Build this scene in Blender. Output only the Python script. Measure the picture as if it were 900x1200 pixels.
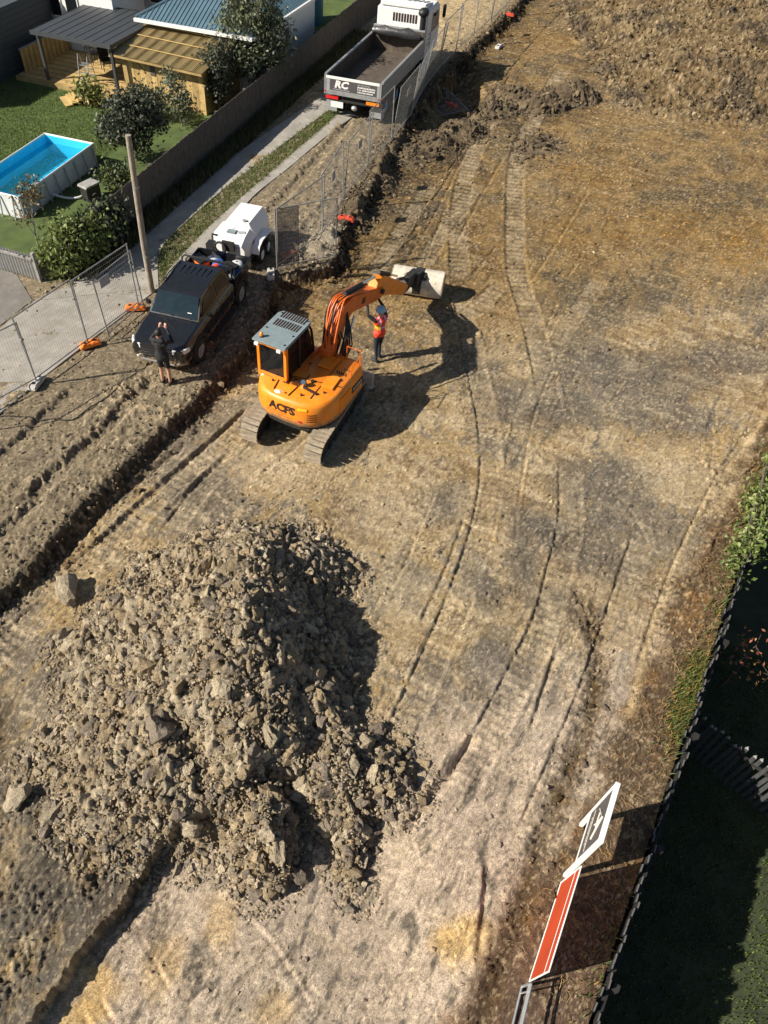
import bpy, bmesh, math, random
import numpy as np
from mathutils import Vector, Matrix, Euler
random.seed(7); RNG = np.random.default_rng(11)
R_ = math.radians
S = bpy.context.scene
for o in list(bpy.data.objects): bpy.data.objects.remove(o)
# ------------------------------------------------------------------ camera, sky, sun, exposure
CAM_H, FPX, CX, CY = 13.5, 860.0, 360.0, 600.0
PITCH = math.atan(FPX/720.0)                       # camera looks this far below the horizon
cam = bpy.data.cameras.new('camera'); cam_o = bpy.data.objects.new('camera', cam); S.collection.objects.link(cam_o)
cam_o.location = (0, 0, CAM_H); cam_o.rotation_euler = (math.pi/2-PITCH, 0, 0)
cam.sensor_width = 36; cam.lens = FPX/1200*36; cam.shift_x = (450-CX)/1200; cam.clip_end = 600
S.camera = cam_o
SUN_EL = R_(36.5); SH = Vector((.975, .225, 0)).normalized()    # shadows fall along SH
W = bpy.data.worlds.new('World'); S.world = W; W.use_nodes = True
nt = W.node_tree; bg = nt.nodes['Background']; sk = nt.nodes.new('ShaderNodeTexSky'); sk.sky_type = 'NISHITA'
sk.sun_disc = False; sk.sun_elevation = SUN_EL; sk.sun_rotation = math.atan2(-SH.x, -SH.y)
nt.links.new(sk.outputs[0], bg.inputs[0]); bg.inputs[1].default_value = .05
sl = bpy.data.lights.new('sun', 'SUN'); sl.energy = 5; sl.angle = R_(.55); sl.color = (1, .93, .82)
so = bpy.data.objects.new('sun', sl); S.collection.objects.link(so); so.location = (-30, -10, 30)
so.rotation_euler = Vector((SH.x*math.cos(SUN_EL), SH.y*math.cos(SUN_EL), -math.sin(SUN_EL))).to_track_quat('-Z', 'Y').to_euler()
S.view_settings.view_transform = 'Standard'; S.view_settings.look = 'None'; S.view_settings.gamma = 1
S.view_settings.exposure = .6
S.render.engine = 'CYCLES'
# ------------------------------------------------------------------ helpers
C = S.collection
def G(px, py, z=0.0):
    """point at height z seen at photo pixel (px, py)"""
    u = (px-CX)/FPX; v = -(py-CY)/FPX
    t = (z-CAM_H)/(-math.sin(PITCH)+v*math.cos(PITCH))
    return Vector((u*t, (math.cos(PITCH)+v*math.sin(PITCH))*t, z))
def G2(px, py, z=0.0): p = G(px, py, z); return (p.x, p.y)
def tag(o, label=None, cat=None, group=None, kind=None):
    if label: o['label'] = label
    if cat: o['category'] = cat
    if group: o['group'] = group
    if kind: o['kind'] = kind
    return o
def thing(name, label, cat, loc=(0, 0, 0), rz=0, group=None, rx=0, ry=0):
    o = bpy.data.objects.new(name, None); C.objects.link(o); o.empty_display_size = .2
    o.location = loc; o.rotation_euler = (rx, ry, rz); return tag(o, label, cat, group)
def link(name, me, parent=None, loc=None, rot=None, scale=None):
    o = bpy.data.objects.new(name, me); C.objects.link(o)
    if parent: o.parent = parent
    if loc is not None: o.location = loc
    if rot is not None: o.rotation_euler = rot
    if scale is not None: o.scale = scale
    return o
def copy_tree(o, parent=None):
    c = o.copy(); C.objects.link(c); c.parent = parent
    for ch in list(o.children): copy_tree(ch, c)
    return c
class MB:
    def __init__(s): s.v = []; s.f = []; s.m = []; s.cur = 0
    def add(s, vs, fs):
        b = len(s.v); s.v += [tuple(p) for p in vs]; s.f += [tuple(i+b for i in f) for f in fs]; s.m += [s.cur]*len(fs); return s
    def box(s, x0, x1, y0, y1, z0, z1):
        return s.add([(x0,y0,z0),(x1,y0,z0),(x1,y1,z0),(x0,y1,z0),(x0,y0,z1),(x1,y0,z1),(x1,y1,z1),(x0,y1,z1)],
                     [(0,3,2,1),(4,5,6,7),(0,1,5,4),(1,2,6,5),(2,3,7,6),(3,0,4,7)])
    def obox(s, c, size, rot=(0,0,0)):
        m = Euler(rot).to_matrix(); c = Vector(c); hx, hy, hz = [k/2 for k in size]
        vs = [c+m@Vector((a*hx,b*hy,d*hz)) for d in (-1,1) for a,b in ((-1,-1),(1,-1),(1,1),(-1,1))]
        return s.add(vs, [(0,3,2,1),(4,5,6,7),(0,1,5,4),(1,2,6,5),(2,3,7,6),(3,0,4,7)])
    def bar(s, p0, p1, w, h=None, up=(0,0,1)):
        p0 = Vector(p0); p1 = Vector(p1); d = (p1-p0).normalized(); u = Vector(up)
        if abs(d.dot(u)) > .98: u = Vector((0,1,0))
        x = d.cross(u).normalized(); z = x.cross(d); h = h or w
        q = [x*(-w/2)+z*(-h/2), x*(w/2)+z*(-h/2), x*(w/2)+z*(h/2), x*(-w/2)+z*(h/2)]
        return s.add([p0+k for k in q]+[p1+k for k in q], [(0,1,2,3),(7,6,5,4),(0,4,5,1),(1,5,6,2),(2,6,7,3),(3,7,4,0)])
    def tube(s, pts, r, n=8, cap=True):
        pts = [Vector(p) for p in pts]; rs = r if isinstance(r, (list, tuple)) else [r]*len(pts)
        vs = []; fs = []; x = None
        for i, p in enumerate(pts):
            d = (pts[min(i+1, len(pts)-1)]-pts[max(i-1, 0)]).normalized()
            if x is None:
                x = d.cross(Vector((0,0,1)) if abs(d.z) < .9 else Vector((0,1,0))).normalized()
            x = (x-d*x.dot(d)).normalized(); y = d.cross(x)
            for k in range(n):
                a = 2*math.pi*k/n; vs.append(p+(x*math.cos(a)+y*math.sin(a))*rs[i])
        for i in range(len(pts)-1):
            for k in range(n):
                a = i*n+k; b = i*n+(k+1) % n; fs.append((a, b, b+n, a+n))
        if cap: fs += [tuple(range(n-1, -1, -1)), tuple(range((len(pts)-1)*n, len(pts)*n))]
        return s.add(vs, fs)
    def cyl(s, p0, p1, r0, r1=None, n=16): return s.tube([p0, p1], [r0, r0 if r1 is None else r1], n)
    def ext(s, prof, axis, a0, a1):
        """extrude a 2-D outline (list of pairs) along axis 0/1/2; pairs fill the other two axes in order"""
        n = len(prof)
        def pt(p, a):
            return (a, p[0], p[1]) if axis == 0 else ((p[0], a, p[1]) if axis == 1 else (p[0], p[1], a))
        vs = [pt(p, a0) for p in prof]+[pt(p, a1) for p in prof]
        fs = [tuple(range(n-1, -1, -1)), tuple(range(n, 2*n))]+[(i, (i+1) % n, (i+1) % n+n, i+n) for i in range(n)]
        return s.add(vs, fs)
    def ell(s, c, r, nu=12, nv=8):
        vs = [(c[0], c[1], c[2]-r[2])]; fs = []
        for j in range(1, nv):
            t = -math.pi/2+math.pi*j/nv
            for i in range(nu):
                a = 2*math.pi*i/nu; vs.append((c[0]+r[0]*math.cos(t)*math.cos(a), c[1]+r[1]*math.cos(t)*math.sin(a), c[2]+r[2]*math.sin(t)))
        vs.append((c[0], c[1], c[2]+r[2])); L = len(vs)-1
        for i in range(nu):
            k = (i+1) % nu; fs.append((0, 1+k, 1+i)); fs.append((L, L-nu+i, L-nu+k))
            for j in range(nv-2): a = 1+j*nu+i; b = 1+j*nu+k; fs.append((a, b, b+nu, a+nu))
        return s.add(vs, fs)
    def mesh(s, name, mats, bev=0, seg=2, smooth=False):
        me = bpy.data.meshes.new(name); me.from_pydata(s.v, [], s.f)
        for m in (mats if isinstance(mats, (list, tuple)) else [mats]): me.materials.append(m)
        bm = bmesh.new(); bm.from_mesh(me)
        for f, i in zip(bm.faces, s.m): f.material_index = i
        bmesh.ops.recalc_face_normals(bm, faces=bm.faces)
        if bev:
            ed = [e for e in bm.edges if len(e.link_faces) == 2 and e.calc_face_angle(0) > .5]
            bmesh.ops.bevel(bm, geom=ed, offset=bev, segments=seg, affect='EDGES', clamp_overlap=True)
        bm.to_mesh(me); bm.free()
        if smooth: me.shade_smooth()
        if smooth and smooth != 'all': me.set_sharp_from_angle(angle=R_(38))
        return me
    def obj(s, name, mats, parent=None, bev=0, seg=2, smooth=False, loc=None, rot=None):
        return link(name, s.mesh(name, mats, bev, seg, smooth), parent, loc, rot)
def npmesh(name, v, f, mat, col=None, smooth=False):
    """v (n,3), f (m,k) arrays"""
    me = bpy.data.meshes.new(name); v = np.asarray(v, np.float32); f = np.asarray(f, np.int32); m, k = f.shape
    me.vertices.add(len(v)); me.vertices.foreach_set('co', v.ravel())
    me.loops.add(m*k); me.loops.foreach_set('vertex_index', f.ravel())
    me.polygons.add(m); me.polygons.foreach_set('loop_start', np.arange(0, m*k, k, dtype=np.int32))
    me.polygons.foreach_set('use_smooth', np.full(m, bool(smooth)))
    if mat: me.materials.append(mat)
    me.update(calc_edges=True)
    if col is not None:
        a = me.color_attributes.new('Col', 'FLOAT_COLOR', 'POINT')
        c4 = np.ones((len(v), 4), np.float32); c4[:, :3] = col; a.data.foreach_set('color', c4.ravel())
    return me
# ------------------------------------------------------------------ noise
_P = RNG.permutation(512).astype(np.int64); _P = np.concatenate([_P, _P, _P])
_A = RNG.random(512)*2*math.pi; _GX = np.cos(_A); _GY = np.sin(_A)
def pn(x, y, seed=0):
    x = np.asarray(x, float)+seed*17.31; y = np.asarray(y, float)-seed*9.17
    xi = np.floor(x).astype(np.int64); yi = np.floor(y).astype(np.int64); xf = x-xi; yf = y-yi; xi &= 511; yi &= 511
    u = xf*xf*xf*(xf*(xf*6-15)+10); v = yf*yf*yf*(yf*(yf*6-15)+10)
    def g(i, j, dx, dy): h = _P[_P[xi+i]+yi+j] & 511; return _GX[h]*dx+_GY[h]*dy
    a = g(0,0,xf,yf); b = g(1,0,xf-1,yf); c = g(0,1,xf,yf-1); d = g(1,1,xf-1,yf-1)
    return (a+(b-a)*u+((c+(d-c)*u)-(a+(b-a)*u))*v)*1.5
def fbm(x, y, oc=4, seed=0, gain=.5):
    r = 0; a = 1; s = 1; t = 0
    for i in range(oc): r = r+a*pn(x*s, y*s, seed+i*3); t += a; a *= gain; s *= 2.03
    return r/t
def worley(x, y, seed=0):
    """distance to the nearest jittered cell centre and a random value of that cell"""
    xi = np.floor(x).astype(np.int64); yi = np.floor(y).astype(np.int64); best = np.full(np.shape(x), 9.); idv = np.zeros(np.shape(x))
    for i in (-1, 0, 1):
        for j in (-1, 0, 1):
            a = xi+i; b = yi+j; h = _P[(_P[(a+seed) & 511]+b) & 511] & 511; h2 = _P[(h+77+seed)] & 511
            cx = a+.15+.7*h/511; cy = b+.15+.7*h2/511; d = np.hypot(x-cx, y-cy); k = d < best
            best = np.where(k, d, best); idv = np.where(k, h2/511., idv)
    return best, idv
def sm(a, b, x): t = np.clip((x-a)/(b-a), 0, 1); return t*t*(3-2*t)
def lerp(a, b, t): return a+(b-a)*t
def crom(pts, step=.25):
    """smooth curve through 2-D points, resampled"""
    P = [np.array(p[:2], float) for p in pts]; P = [2*P[0]-P[1]]+P+[2*P[-1]-P[-2]]; out = []
    for i in range(1, len(P)-2):
        L = np.linalg.norm(P[i+1]-P[i]); n = max(2, int(L/step))
        for k in range(n):
            t = k/n; a, b, c, d = P[i-1:i+3]
            out.append(.5*((2*b)+(-a+c)*t+(2*a-5*b+4*c-d)*t*t+(-a+3*b-3*c+d)*t**3))
    out.append(P[-2]); return np.array(out)
def pdist(x, y, pl, maxd=1e9):
    """signed distance (left of travel positive) and arc length along polyline pl"""
    sh = np.shape(x); x = np.ravel(x); y = np.ravel(y); best = np.full(x.shape, 1e9); sd = np.full(x.shape, 1e9); s = np.zeros(x.shape)
    pl = np.asarray(pl); acc = 0
    if maxd < 1e8:
        idx = np.nonzero((x > pl[:,0].min()-maxd) & (x < pl[:,0].max()+maxd) & (y > pl[:,1].min()-maxd) & (y < pl[:,1].max()+maxd))[0]
    else: idx = np.arange(len(x))
    X = x[idx]; Y = y[idx]; B = best[idx]; D = sd[idx]; Q = s[idx]
    for i in range(len(pl)-1):
        a = pl[i]; d = pl[i+1]-a; L = math.hypot(*d)
        if L < 1e-6: continue
        d = d/L; rx = X-a[0]; ry = Y-a[1]; t = np.clip(rx*d[0]+ry*d[1], 0, L)
        q = np.hypot(rx-d[0]*t, ry-d[1]*t); k = q < B
        cr = d[0]*ry-d[1]*rx
        B = np.where(k, q, B); D = np.where(k, np.where(cr >= 0, q, -q), D); Q = np.where(k, acc+t, Q); acc += L
    sd[idx] = D; s[idx] = Q
    return sd.reshape(sh), s.reshape(sh), acc
# ------------------------------------------------------------------ materials
def nodes(name):
    m = bpy.data.materials.new(name); m.use_nodes = True; n = m.node_tree; return m, n, n.nodes['Principled BSDF'], n.links
def mat(name, rgb, rough=.6, metal=0, var=.18, scale=6, bump=0., bscale=None, dirt=0., dirtcol=(.3,.23,.14), coat=0, spec=.5, mud=None):
    m, n, b, L = nodes(name); N = n.nodes.new
    tc = N('ShaderNodeTexCoord'); ns = N('ShaderNodeTexNoise'); ns.inputs['Scale'].default_value = scale; ns.inputs['Detail'].default_value = 6; ns.inputs['Roughness'].default_value = .62
    L.new(tc.outputs['Object'], ns.inputs['Vector'])
    mx = N('ShaderNodeMix'); mx.data_type = 'RGBA'
    mx.inputs[6].default_value = (*[c*(1-var) for c in rgb], 1); mx.inputs[7].default_value = (*[min(1, c*(1+var)) for c in rgb], 1)
    rp = N('ShaderNodeMapRange'); rp.inputs[1].default_value = .3; rp.inputs[2].default_value = .7; L.new(ns.outputs[0], rp.inputs[0]); L.new(rp.outputs[0], mx.inputs[0])
    out = mx.outputs[2]
    rg = N('ShaderNodeMapRange'); rg.inputs[3].default_value = max(.02, rough-.1); rg.inputs[4].default_value = min(1, rough+.12); L.new(ns.outputs[0], rg.inputs[0]); L.new(rg.outputs[0], b.inputs['Roughness'])
    if dirt:
        n2 = N('ShaderNodeTexNoise'); n2.inputs['Scale'].default_value = scale*.7+1.3; n2.inputs['Detail'].default_value = 8; n2.inputs['Roughness'].default_value = .7; L.new(tc.outputs['Object'], n2.inputs['Vector'])
        r2 = N('ShaderNodeMapRange'); r2.inputs[1].default_value = .72-.5*dirt; r2.inputs[2].default_value = .8; r2.inputs[4].default_value = .85; L.new(n2.outputs[0], r2.inputs[0])
        m2 = N('ShaderNodeMix'); m2.data_type = 'RGBA'; m2.inputs[7].default_value = (*dirtcol, 1); L.new(r2.outputs[0], m2.inputs[0]); L.new(out, m2.inputs[6]); out = m2.outputs[2]
    if mud:
        sx_ = N('ShaderNodeSeparateXYZ'); L.new(tc.outputs['Object'], sx_.inputs[0]); mr = N('ShaderNodeMapRange'); mr.inputs[1].default_value = mud[0]; mr.inputs[2].default_value = mud[1]; mr.inputs[3].default_value = .32; mr.inputs[4].default_value = -.25; L.new(sx_.outputs[2], mr.inputs[0])
        n5 = N('ShaderNodeTexNoise'); n5.inputs['Scale'].default_value = 9; n5.inputs['Detail'].default_value = 8; n5.inputs['Roughness'].default_value = .75; L.new(tc.outputs['Object'], n5.inputs['Vector']); ad_ = N('ShaderNodeMath'); L.new(n5.outputs[0], ad_.inputs[0]); L.new(mr.outputs[0], ad_.inputs[1])
        r5 = N('ShaderNodeMapRange'); r5.inputs[1].default_value = .52; r5.inputs[2].default_value = .68; r5.inputs[4].default_value = .85; L.new(ad_.outputs[0], r5.inputs[0]); m5 = N('ShaderNodeMix'); m5.data_type = 'RGBA'; m5.inputs[7].default_value = (.3,.215,.125,1); L.new(r5.outputs[0], m5.inputs[0]); L.new(out, m5.inputs[6]); out = m5.outputs[2]
    L.new(out, b.inputs['Base Color']); b.inputs['Metallic'].default_value = metal; b.inputs['Coat Weight'].default_value = coat; b.inputs['Specular IOR Level'].default_value = spec
    if bump:
        n3 = N('ShaderNodeTexNoise'); n3.inputs['Scale'].default_value = bscale or scale*4; n3.inputs['Detail'].default_value = 5; L.new(tc.outputs['Object'], n3.inputs['Vector'])
        bp = N('ShaderNodeBump'); bp.inputs['Strength'].default_value = bump; bp.inputs['Distance'].default_value = .03; L.new(n3.outputs[0], bp.inputs['Height']); L.new(bp.outputs[0], b.inputs['Normal'])
    return m
def soil_mat(name, fine=.5, bs=30., tint=(1,1,1)):
    """colour from the mesh's own soil colours, with grain and fine relief"""
    m, n, b, L = nodes(name); N = n.nodes.new
    at = N('ShaderNodeAttribute'); at.attribute_name = 'Col'; geo = N('ShaderNodeNewGeometry')
    def noise(sc, det=8, ro=.65):
        k = N('ShaderNodeTexNoise'); k.inputs['Scale'].default_value = sc; k.inputs['Detail'].default_value = det; k.inputs['Roughness'].default_value = ro; L.new(geo.outputs['Position'], k.inputs['Vector']); return k
    n1 = noise(17, 6, .78); n2 = noise(45, 4, .7); n4 = noise(2.2)
    def rng(src, a, c, lo, hi):
        r = N('ShaderNodeMapRange'); r.inputs[1].default_value = a; r.inputs[2].default_value = c; r.inputs[3].default_value = lo; r.inputs[4].default_value = hi; L.new(src, r.inputs[0]); return r.outputs[0]
    def mul(a, c):
        k = N('ShaderNodeMath'); k.operation = 'MULTIPLY'; L.new(a, k.inputs[0]); L.new(c, k.inputs[1]); return k.outputs[0]
    fac = mul(mul(rng(n1.outputs[0], .3, .7, .72, 1.26), rng(n2.outputs[0], .34, .66, .58, 1.42)), rng(n4.outputs[0], .35, .65, .9, 1.1))
    vm = N('ShaderNodeVectorMath'); vm.operation = 'SCALE'; L.new(at.outputs['Color'], vm.inputs[0]); L.new(fac, vm.inputs['Scale'])
    L.new(vm.outputs[0], b.inputs['Base Color']); b.inputs['Roughness'].default_value = .93; b.inputs['Specular IOR Level'].default_value = .2
    nb = noise(bs, 6, .7); nb2 = noise(bs*4, 3)
    ad = N('ShaderNodeMath'); ad.operation = 'MULTIPLY_ADD'; L.new(nb2.outputs[0], ad.inputs[0]); ad.inputs[1].default_value = .35; L.new(nb.outputs[0], ad.inputs[2])
    bp = N('ShaderNodeBump'); bp.inputs['Strength'].default_value = fine; bp.inputs['Distance'].default_value = .06; L.new(ad.outputs[0], bp.inputs['Height']); L.new(bp.outputs[0], b.inputs['Normal'])
    return m
def leaf_mat(name, rough=.5, trans=.25):
    m, n, b, L = nodes(name); N = n.nodes.new
    at = N('ShaderNodeAttribute'); at.attribute_name = 'Col'; L.new(at.outputs['Color'], b.inputs['Base Color']); b.inputs['Roughness'].default_value = rough
    tr = N('ShaderNodeBsdfTranslucent'); L.new(at.outputs['Color'], tr.inputs[0]); mx = N('ShaderNodeMixShader'); mx.inputs[0].default_value = trans
    L.new(b.outputs[0], mx.inputs[1]); L.new(tr.outputs[0], mx.inputs[2]); L.new(mx.outputs[0], n.nodes['Material Output'].inputs[0]); return m
def glass_mat(name, rgb, rough=.06): return mat(name, rgb, rough, var=.1, spec=.45)
def clear_mat(name, rgb, alpha, rough=.05, tint=None):
    m, n, b, L = nodes(name); b.inputs['Base Color'].default_value = (*rgb, 1); b.inputs['Roughness'].default_value = rough
    t = n.nodes.new('ShaderNodeBsdfTransparent'); t.inputs[0].default_value = (*(tint or [.4+.6*c for c in rgb]), 1); mx = n.nodes.new('ShaderNodeMixShader'); mx.inputs[0].default_value = alpha
    L.new(t.outputs[0], mx.inputs[1]); L.new(b.outputs[0], mx.inputs[2]); L.new(mx.outputs[0], n.nodes['Material Output'].inputs[0]); return m
K = {}
K['soil'] = soil_mat('soil', .6, 34); K['clod'] = soil_mat('clod', .9, 18); K['leaf'] = leaf_mat('leaf'); K['grass'] = leaf_mat('grass', .6, .3)
K['concrete'] = mat('concrete', (.34,.315,.275), .9, var=.22, scale=1.6, bump=.3, bscale=60, dirt=.62, dirtcol=(.25,.215,.17))
K['asphalt'] = mat('asphalt', (.2,.18,.16), .95, var=.25, scale=2, bump=.5, bscale=120, dirt=.3, dirtcol=(.3,.25,.19))
K['orange'] = mat('orange_paint', (.93,.26,.012), .42, var=.14, scale=3, dirt=.48, dirtcol=(.66,.33,.09), coat=.05, mud=(.7,1.25))
K['orange_dk'] = mat('boom_orange_paint', (.72,.15,.015), .42, var=.15, scale=4, dirt=.2, dirtcol=(.3,.17,.08))
K['steel_dk'] = mat('dark_steel', (.035,.033,.03), .6, metal=.2, var=.3, dirt=.25, dirtcol=(.16,.12,.08))
K['track'] = mat('track_steel', (.26,.21,.15), .8, metal=.0, var=.3, dirt=.7, dirtcol=(.48,.4,.28))
K['rubber'] = mat('rubber', (.022,.022,.022), .8, var=.25, dirt=.3, dirtcol=(.14,.11,.08))
K['black'] = mat('black_plastic', (.018,.018,.019), .5, var=.2)
K['chrome'] = mat('chrome', (.75,.75,.75), .15, metal=1, var=.05)
K['glass'] = glass_mat('dark_glass', (.012,.014,.016)); K['screen'] = glass_mat('windscreen_glass', (.008,.02,.028))
K['roofgrey'] = mat('cab_roof_grey', (.21,.26,.27), .45, var=.12, dirt=.15, dirtcol=(.3,.26,.2))
K['clayed'] = mat('clay_caked_steel', (.6,.54,.44), .85, var=.25, scale=7, bump=.5, dirt=.25, dirtcol=(.26,.2,.13))
K['utepaint'] = mat('black_car_paint', (.012,.013,.015), .22, var=.15, dirt=.12, dirtcol=(.12,.09,.065), coat=.6, mud=(.3,.95))
K['white'] = mat('white_paint', (.8,.8,.78), .4, var=.05, dirt=.1, dirtcol=(.5,.45,.36))
K['whitewall'] = mat('white_wall_paint', (.72,.72,.7), .7, var=.06, dirt=.1, dirtcol=(.5,.47,.4))
K['greypaint'] = mat('grey_tray_paint', (.3,.31,.31), .5, var=.12, dirt=.3, dirtcol=(.33,.28,.2))
K['traydirt'] = mat('dirty_tray_floor', (.085,.066,.05), .85, var=.3, scale=3, bump=.3, dirt=.4, dirtcol=(.22,.17,.11))
K['red'] = mat('red_lens', (.6,.02,.02), .3, var=.1); K['amber'] = mat('amber_lens', (.9,.25,.02), .3, var=.1)
K['redpl'] = mat('red_plastic', (.75,.1,.05), .5, var=.1, dirt=.15); K['orangepl'] = mat('orange_plastic', (.95,.24,.03), .5, var=.1, dirt=.2)
K['galv'] = mat('galvanised_steel', (.42,.43,.43), .45, metal=.6, var=.15); K['galvdk'] = mat('weathered_galvanised_tube', (.3,.3,.29), .55, metal=.4, var=.25)
K['wire'] = mat('galvanised_wire', (.45,.45,.44), .5, metal=.5, var=.1)
K['polewood'] = mat('weathered_pole_wood', (.3,.26,.2), .85, var=.3, scale=5, bump=.4)
K['pine'] = mat('treated_pine', (.52,.36,.14), .75, var=.25, scale=3, bump=.2); K['pine2'] = mat('weathered_pine', (.36,.25,.1), .8, var=.3, scale=3, bump=.2)
K['darkwood'] = mat('dark_weathered_fence_wood', (.1,.085,.07), .9, var=.35, scale=4, bump=.3); K['blackwood'] = mat('black_stained_fence_wood', (.02,.019,.018), .8, var=.35, scale=5, bump=.3)
K['tipwood'] = mat('weathered_paling_tops', (.13,.125,.115), .85, var=.5, scale=4); K['greywood'] = mat('bare_grey_wood', (.3,.29,.27), .85, var=.3, scale=6, bump=.3)
K['roofdark'] = mat('dark_grey_roofing', (.05,.055,.06), .55, var=.12, scale=2); K['roofblue'] = mat('blue_grey_metal_roof', (.085,.15,.19), .45, var=.15, scale=1.5, dirt=.1, dirtcol=(.2,.22,.22))
K['rooftan'] = mat('tan_plastic_sheet_roof', (.34,.26,.12), .6, var=.2, scale=2, dirt=.25, dirtcol=(.22,.17,.1))
K['gutter'] = mat('white_gutter', (.75,.75,.73), .5, var=.05)
K['poolwall'] = mat('grey_pool_wall_vinyl', (.66,.68,.68), .5, var=.12, scale=3, dirt=.12, dirtcol=(.35,.35,.32)); K['liner'] = mat('blue_pool_liner', (.05,.6,.88), .4, var=.1, scale=2, bump=.25, bscale=4)
K['water'] = clear_mat('pool_water', (.05,.55,.68), .14, .03, (.75,.96,1))
K['terra'] = mat('terracotta', (.3,.17,.09), .8); K['bark'] = mat('bark', (.13,.1,.075), .9, var=.35, scale=8, bump=.5); K['barkpale'] = mat('pale_bark', (.4,.34,.28), .85, var=.3, scale=8)
K['teal'] = mat('teal_tank_plastic', (.03,.16,.2), .4); K['skin'] = mat('skin', (.5,.27,.18), .55, var=.1)
K['cloth_bk'] = mat('black_cloth', (.02,.02,.022), .85, var=.3, scale=12, bump=.4, bscale=20); K['vest'] = mat('red_orange_safety_vest', (.9,.07,.03), .6, var=.12, scale=10, bump=.3, bscale=18)
K['vesty'] = mat('yellow_safety_cloth', (.9,.5,.03), .6, var=.1); K['reflect'] = mat('reflective_tape', (.7,.45,.65), .35, var=.08); K['hat'] = mat('pale_blue_helmet', (.3,.55,.72), .4, var=.05)
K['navy'] = mat('navy_trousers', (.02,.025,.04), .85, var=.2); K['hair'] = mat('dark_hair', (.015,.012,.01), .6)
K['signdk'] = mat('dark_sign_face', (.08,.075,.08), .5, var=.12); K['signwh'] = mat('white_sign_print', (.8,.79,.75), .5, var=.04); K['textdk'] = mat('dark_print', (.04,.02,.015), .5, var=.05); K['textgrey'] = mat('grey_print', (.4,.4,.4), .5)
K['mesh_or'] = clear_mat('orange_barrier_mesh', (.5,.058,.012), .86, .75); K['shade'] = clear_mat('dark_shade_cloth', (.16,.16,.165), .45, .9, (.95,.95,.95))
K['bluepl'] = mat('blue_plastic', (.04,.16,.5), .4); K['yellow'] = mat('yellow_label', (.85,.6,.03), .5)
K['plate'] = mat('grey_sign_plate', (.35,.36,.37), .5, var=.15); K['tarp'] = mat('black_rolled_tarpaulin', (.03,.03,.032), .35, var=.3, bump=.6, bscale=5)
K['lampglass'] = mat('headlight_lens', (.75,.76,.78), .12, var=.1, scale=30); K['hubblue'] = mat('blue_wheel_hub', (.03,.3,.75), .4)
def text_mesh(txt, size, m, ext=.004, shear=0, bold=0):
    cu = bpy.data.curves.new('lettering', 'FONT'); cu.body = txt; cu.size = size; cu.extrude = ext; cu.align_x = 'CENTER'; cu.align_y = 'CENTER'; cu.shear = shear; cu.offset = bold; cu.resolution_u = 2
    o = bpy.data.objects.new('lettering', cu); C.objects.link(o); me = bpy.data.meshes.new_from_object(o.evaluated_get(bpy.context.evaluated_depsgraph_get()))
    bpy.data.objects.remove(o); me.materials.clear(); me.materials.append(m); return me
# ------------------------------------------------------------------ the ground
def PX(*pts, z=0.0, step=.25): return crom([G2(a, b, z) for a, b in pts], step)
BANK = PX((-160,905),(-60,775),(0,712),(60,655),(130,580),(190,520),(235,478),(270,440),(300,405),(318,365),(330,338),(395,322),(402,285),(430,240),(470,170),(500,120),(560,60),(610,10),(660,-45), step=.8)
FL0 = np.array(G2(690,1195)); FL1 = np.array(G2(900,560)); FD = (FL1-FL0)/np.linalg.norm(FL1-FL0)
def bfence_sd(x, y): return -(FD[1]*(x-FL0[0])-FD[0]*(y-FL0[1]))          # positive on the site's side
ROUGH = PX((610,-60),(640,-10),(672,50),(700,100),(740,132),(820,148),(900,150),(1010,158), step=2.)
STEP = PX((-20,1290),(30,1205),(62,1160),(100,1105),(150,1045),(190,990),(250,948))
TRACKS = [  # photo pixels of the centre line, width, depth, grouser depth
 ([(440,900),(468,862),(506,778),(536,708),(562,632),(575,564),(572,500),(560,440),(548,385),(540,335)], .56, .032, .012),
 ([(530,945),(555,896),(585,840),(612,788),(640,728),(656,668),(668,612),(668,545)], .56, .030, .011),
 ([(662,78),(650,95),(633,127),(612,166),(604,205),(603,270),(606,320),(622,372),(636,430),(648,490)], .66, .03, .05),
 ([(600,95),(574,141),(551,191),(539,237),(537,290),(540,330)], .66, .022, .042),
 ([(505,215),(470,270),(445,310),(425,345)], .6, .02, .03),
 ([(40,722),(60,700),(120,645),(190,580),(270,510),(305,478)], .6, .025, .012),
 ([(-30,790),(20,745),(70,700)], .6, .03, .018),
 ([(190,640),(240,570),(290,520)], .5, .02, .01),
 ([(520,390),(560,360),(575,345),(590,330)], .55, .02, .035),
 ([(0,965),(40,1010),(90,1060)], .55, .02, .014),
 ([(705,325),(660,390),(620,470),(600,560),(590,640)], .5, .018, .010), ([(610,1010),(655,905),(690,820),(728,710),(757,620)], .5, .02, .011), ([(755,800),(800,670),(850,565),(893,500)], .5, .018, .010), ([(505,560),(470,640),(440,700)], .5, .016, .010), ([(560,215),(520,270),(492,318)], .55, .018, .03),
]
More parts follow.
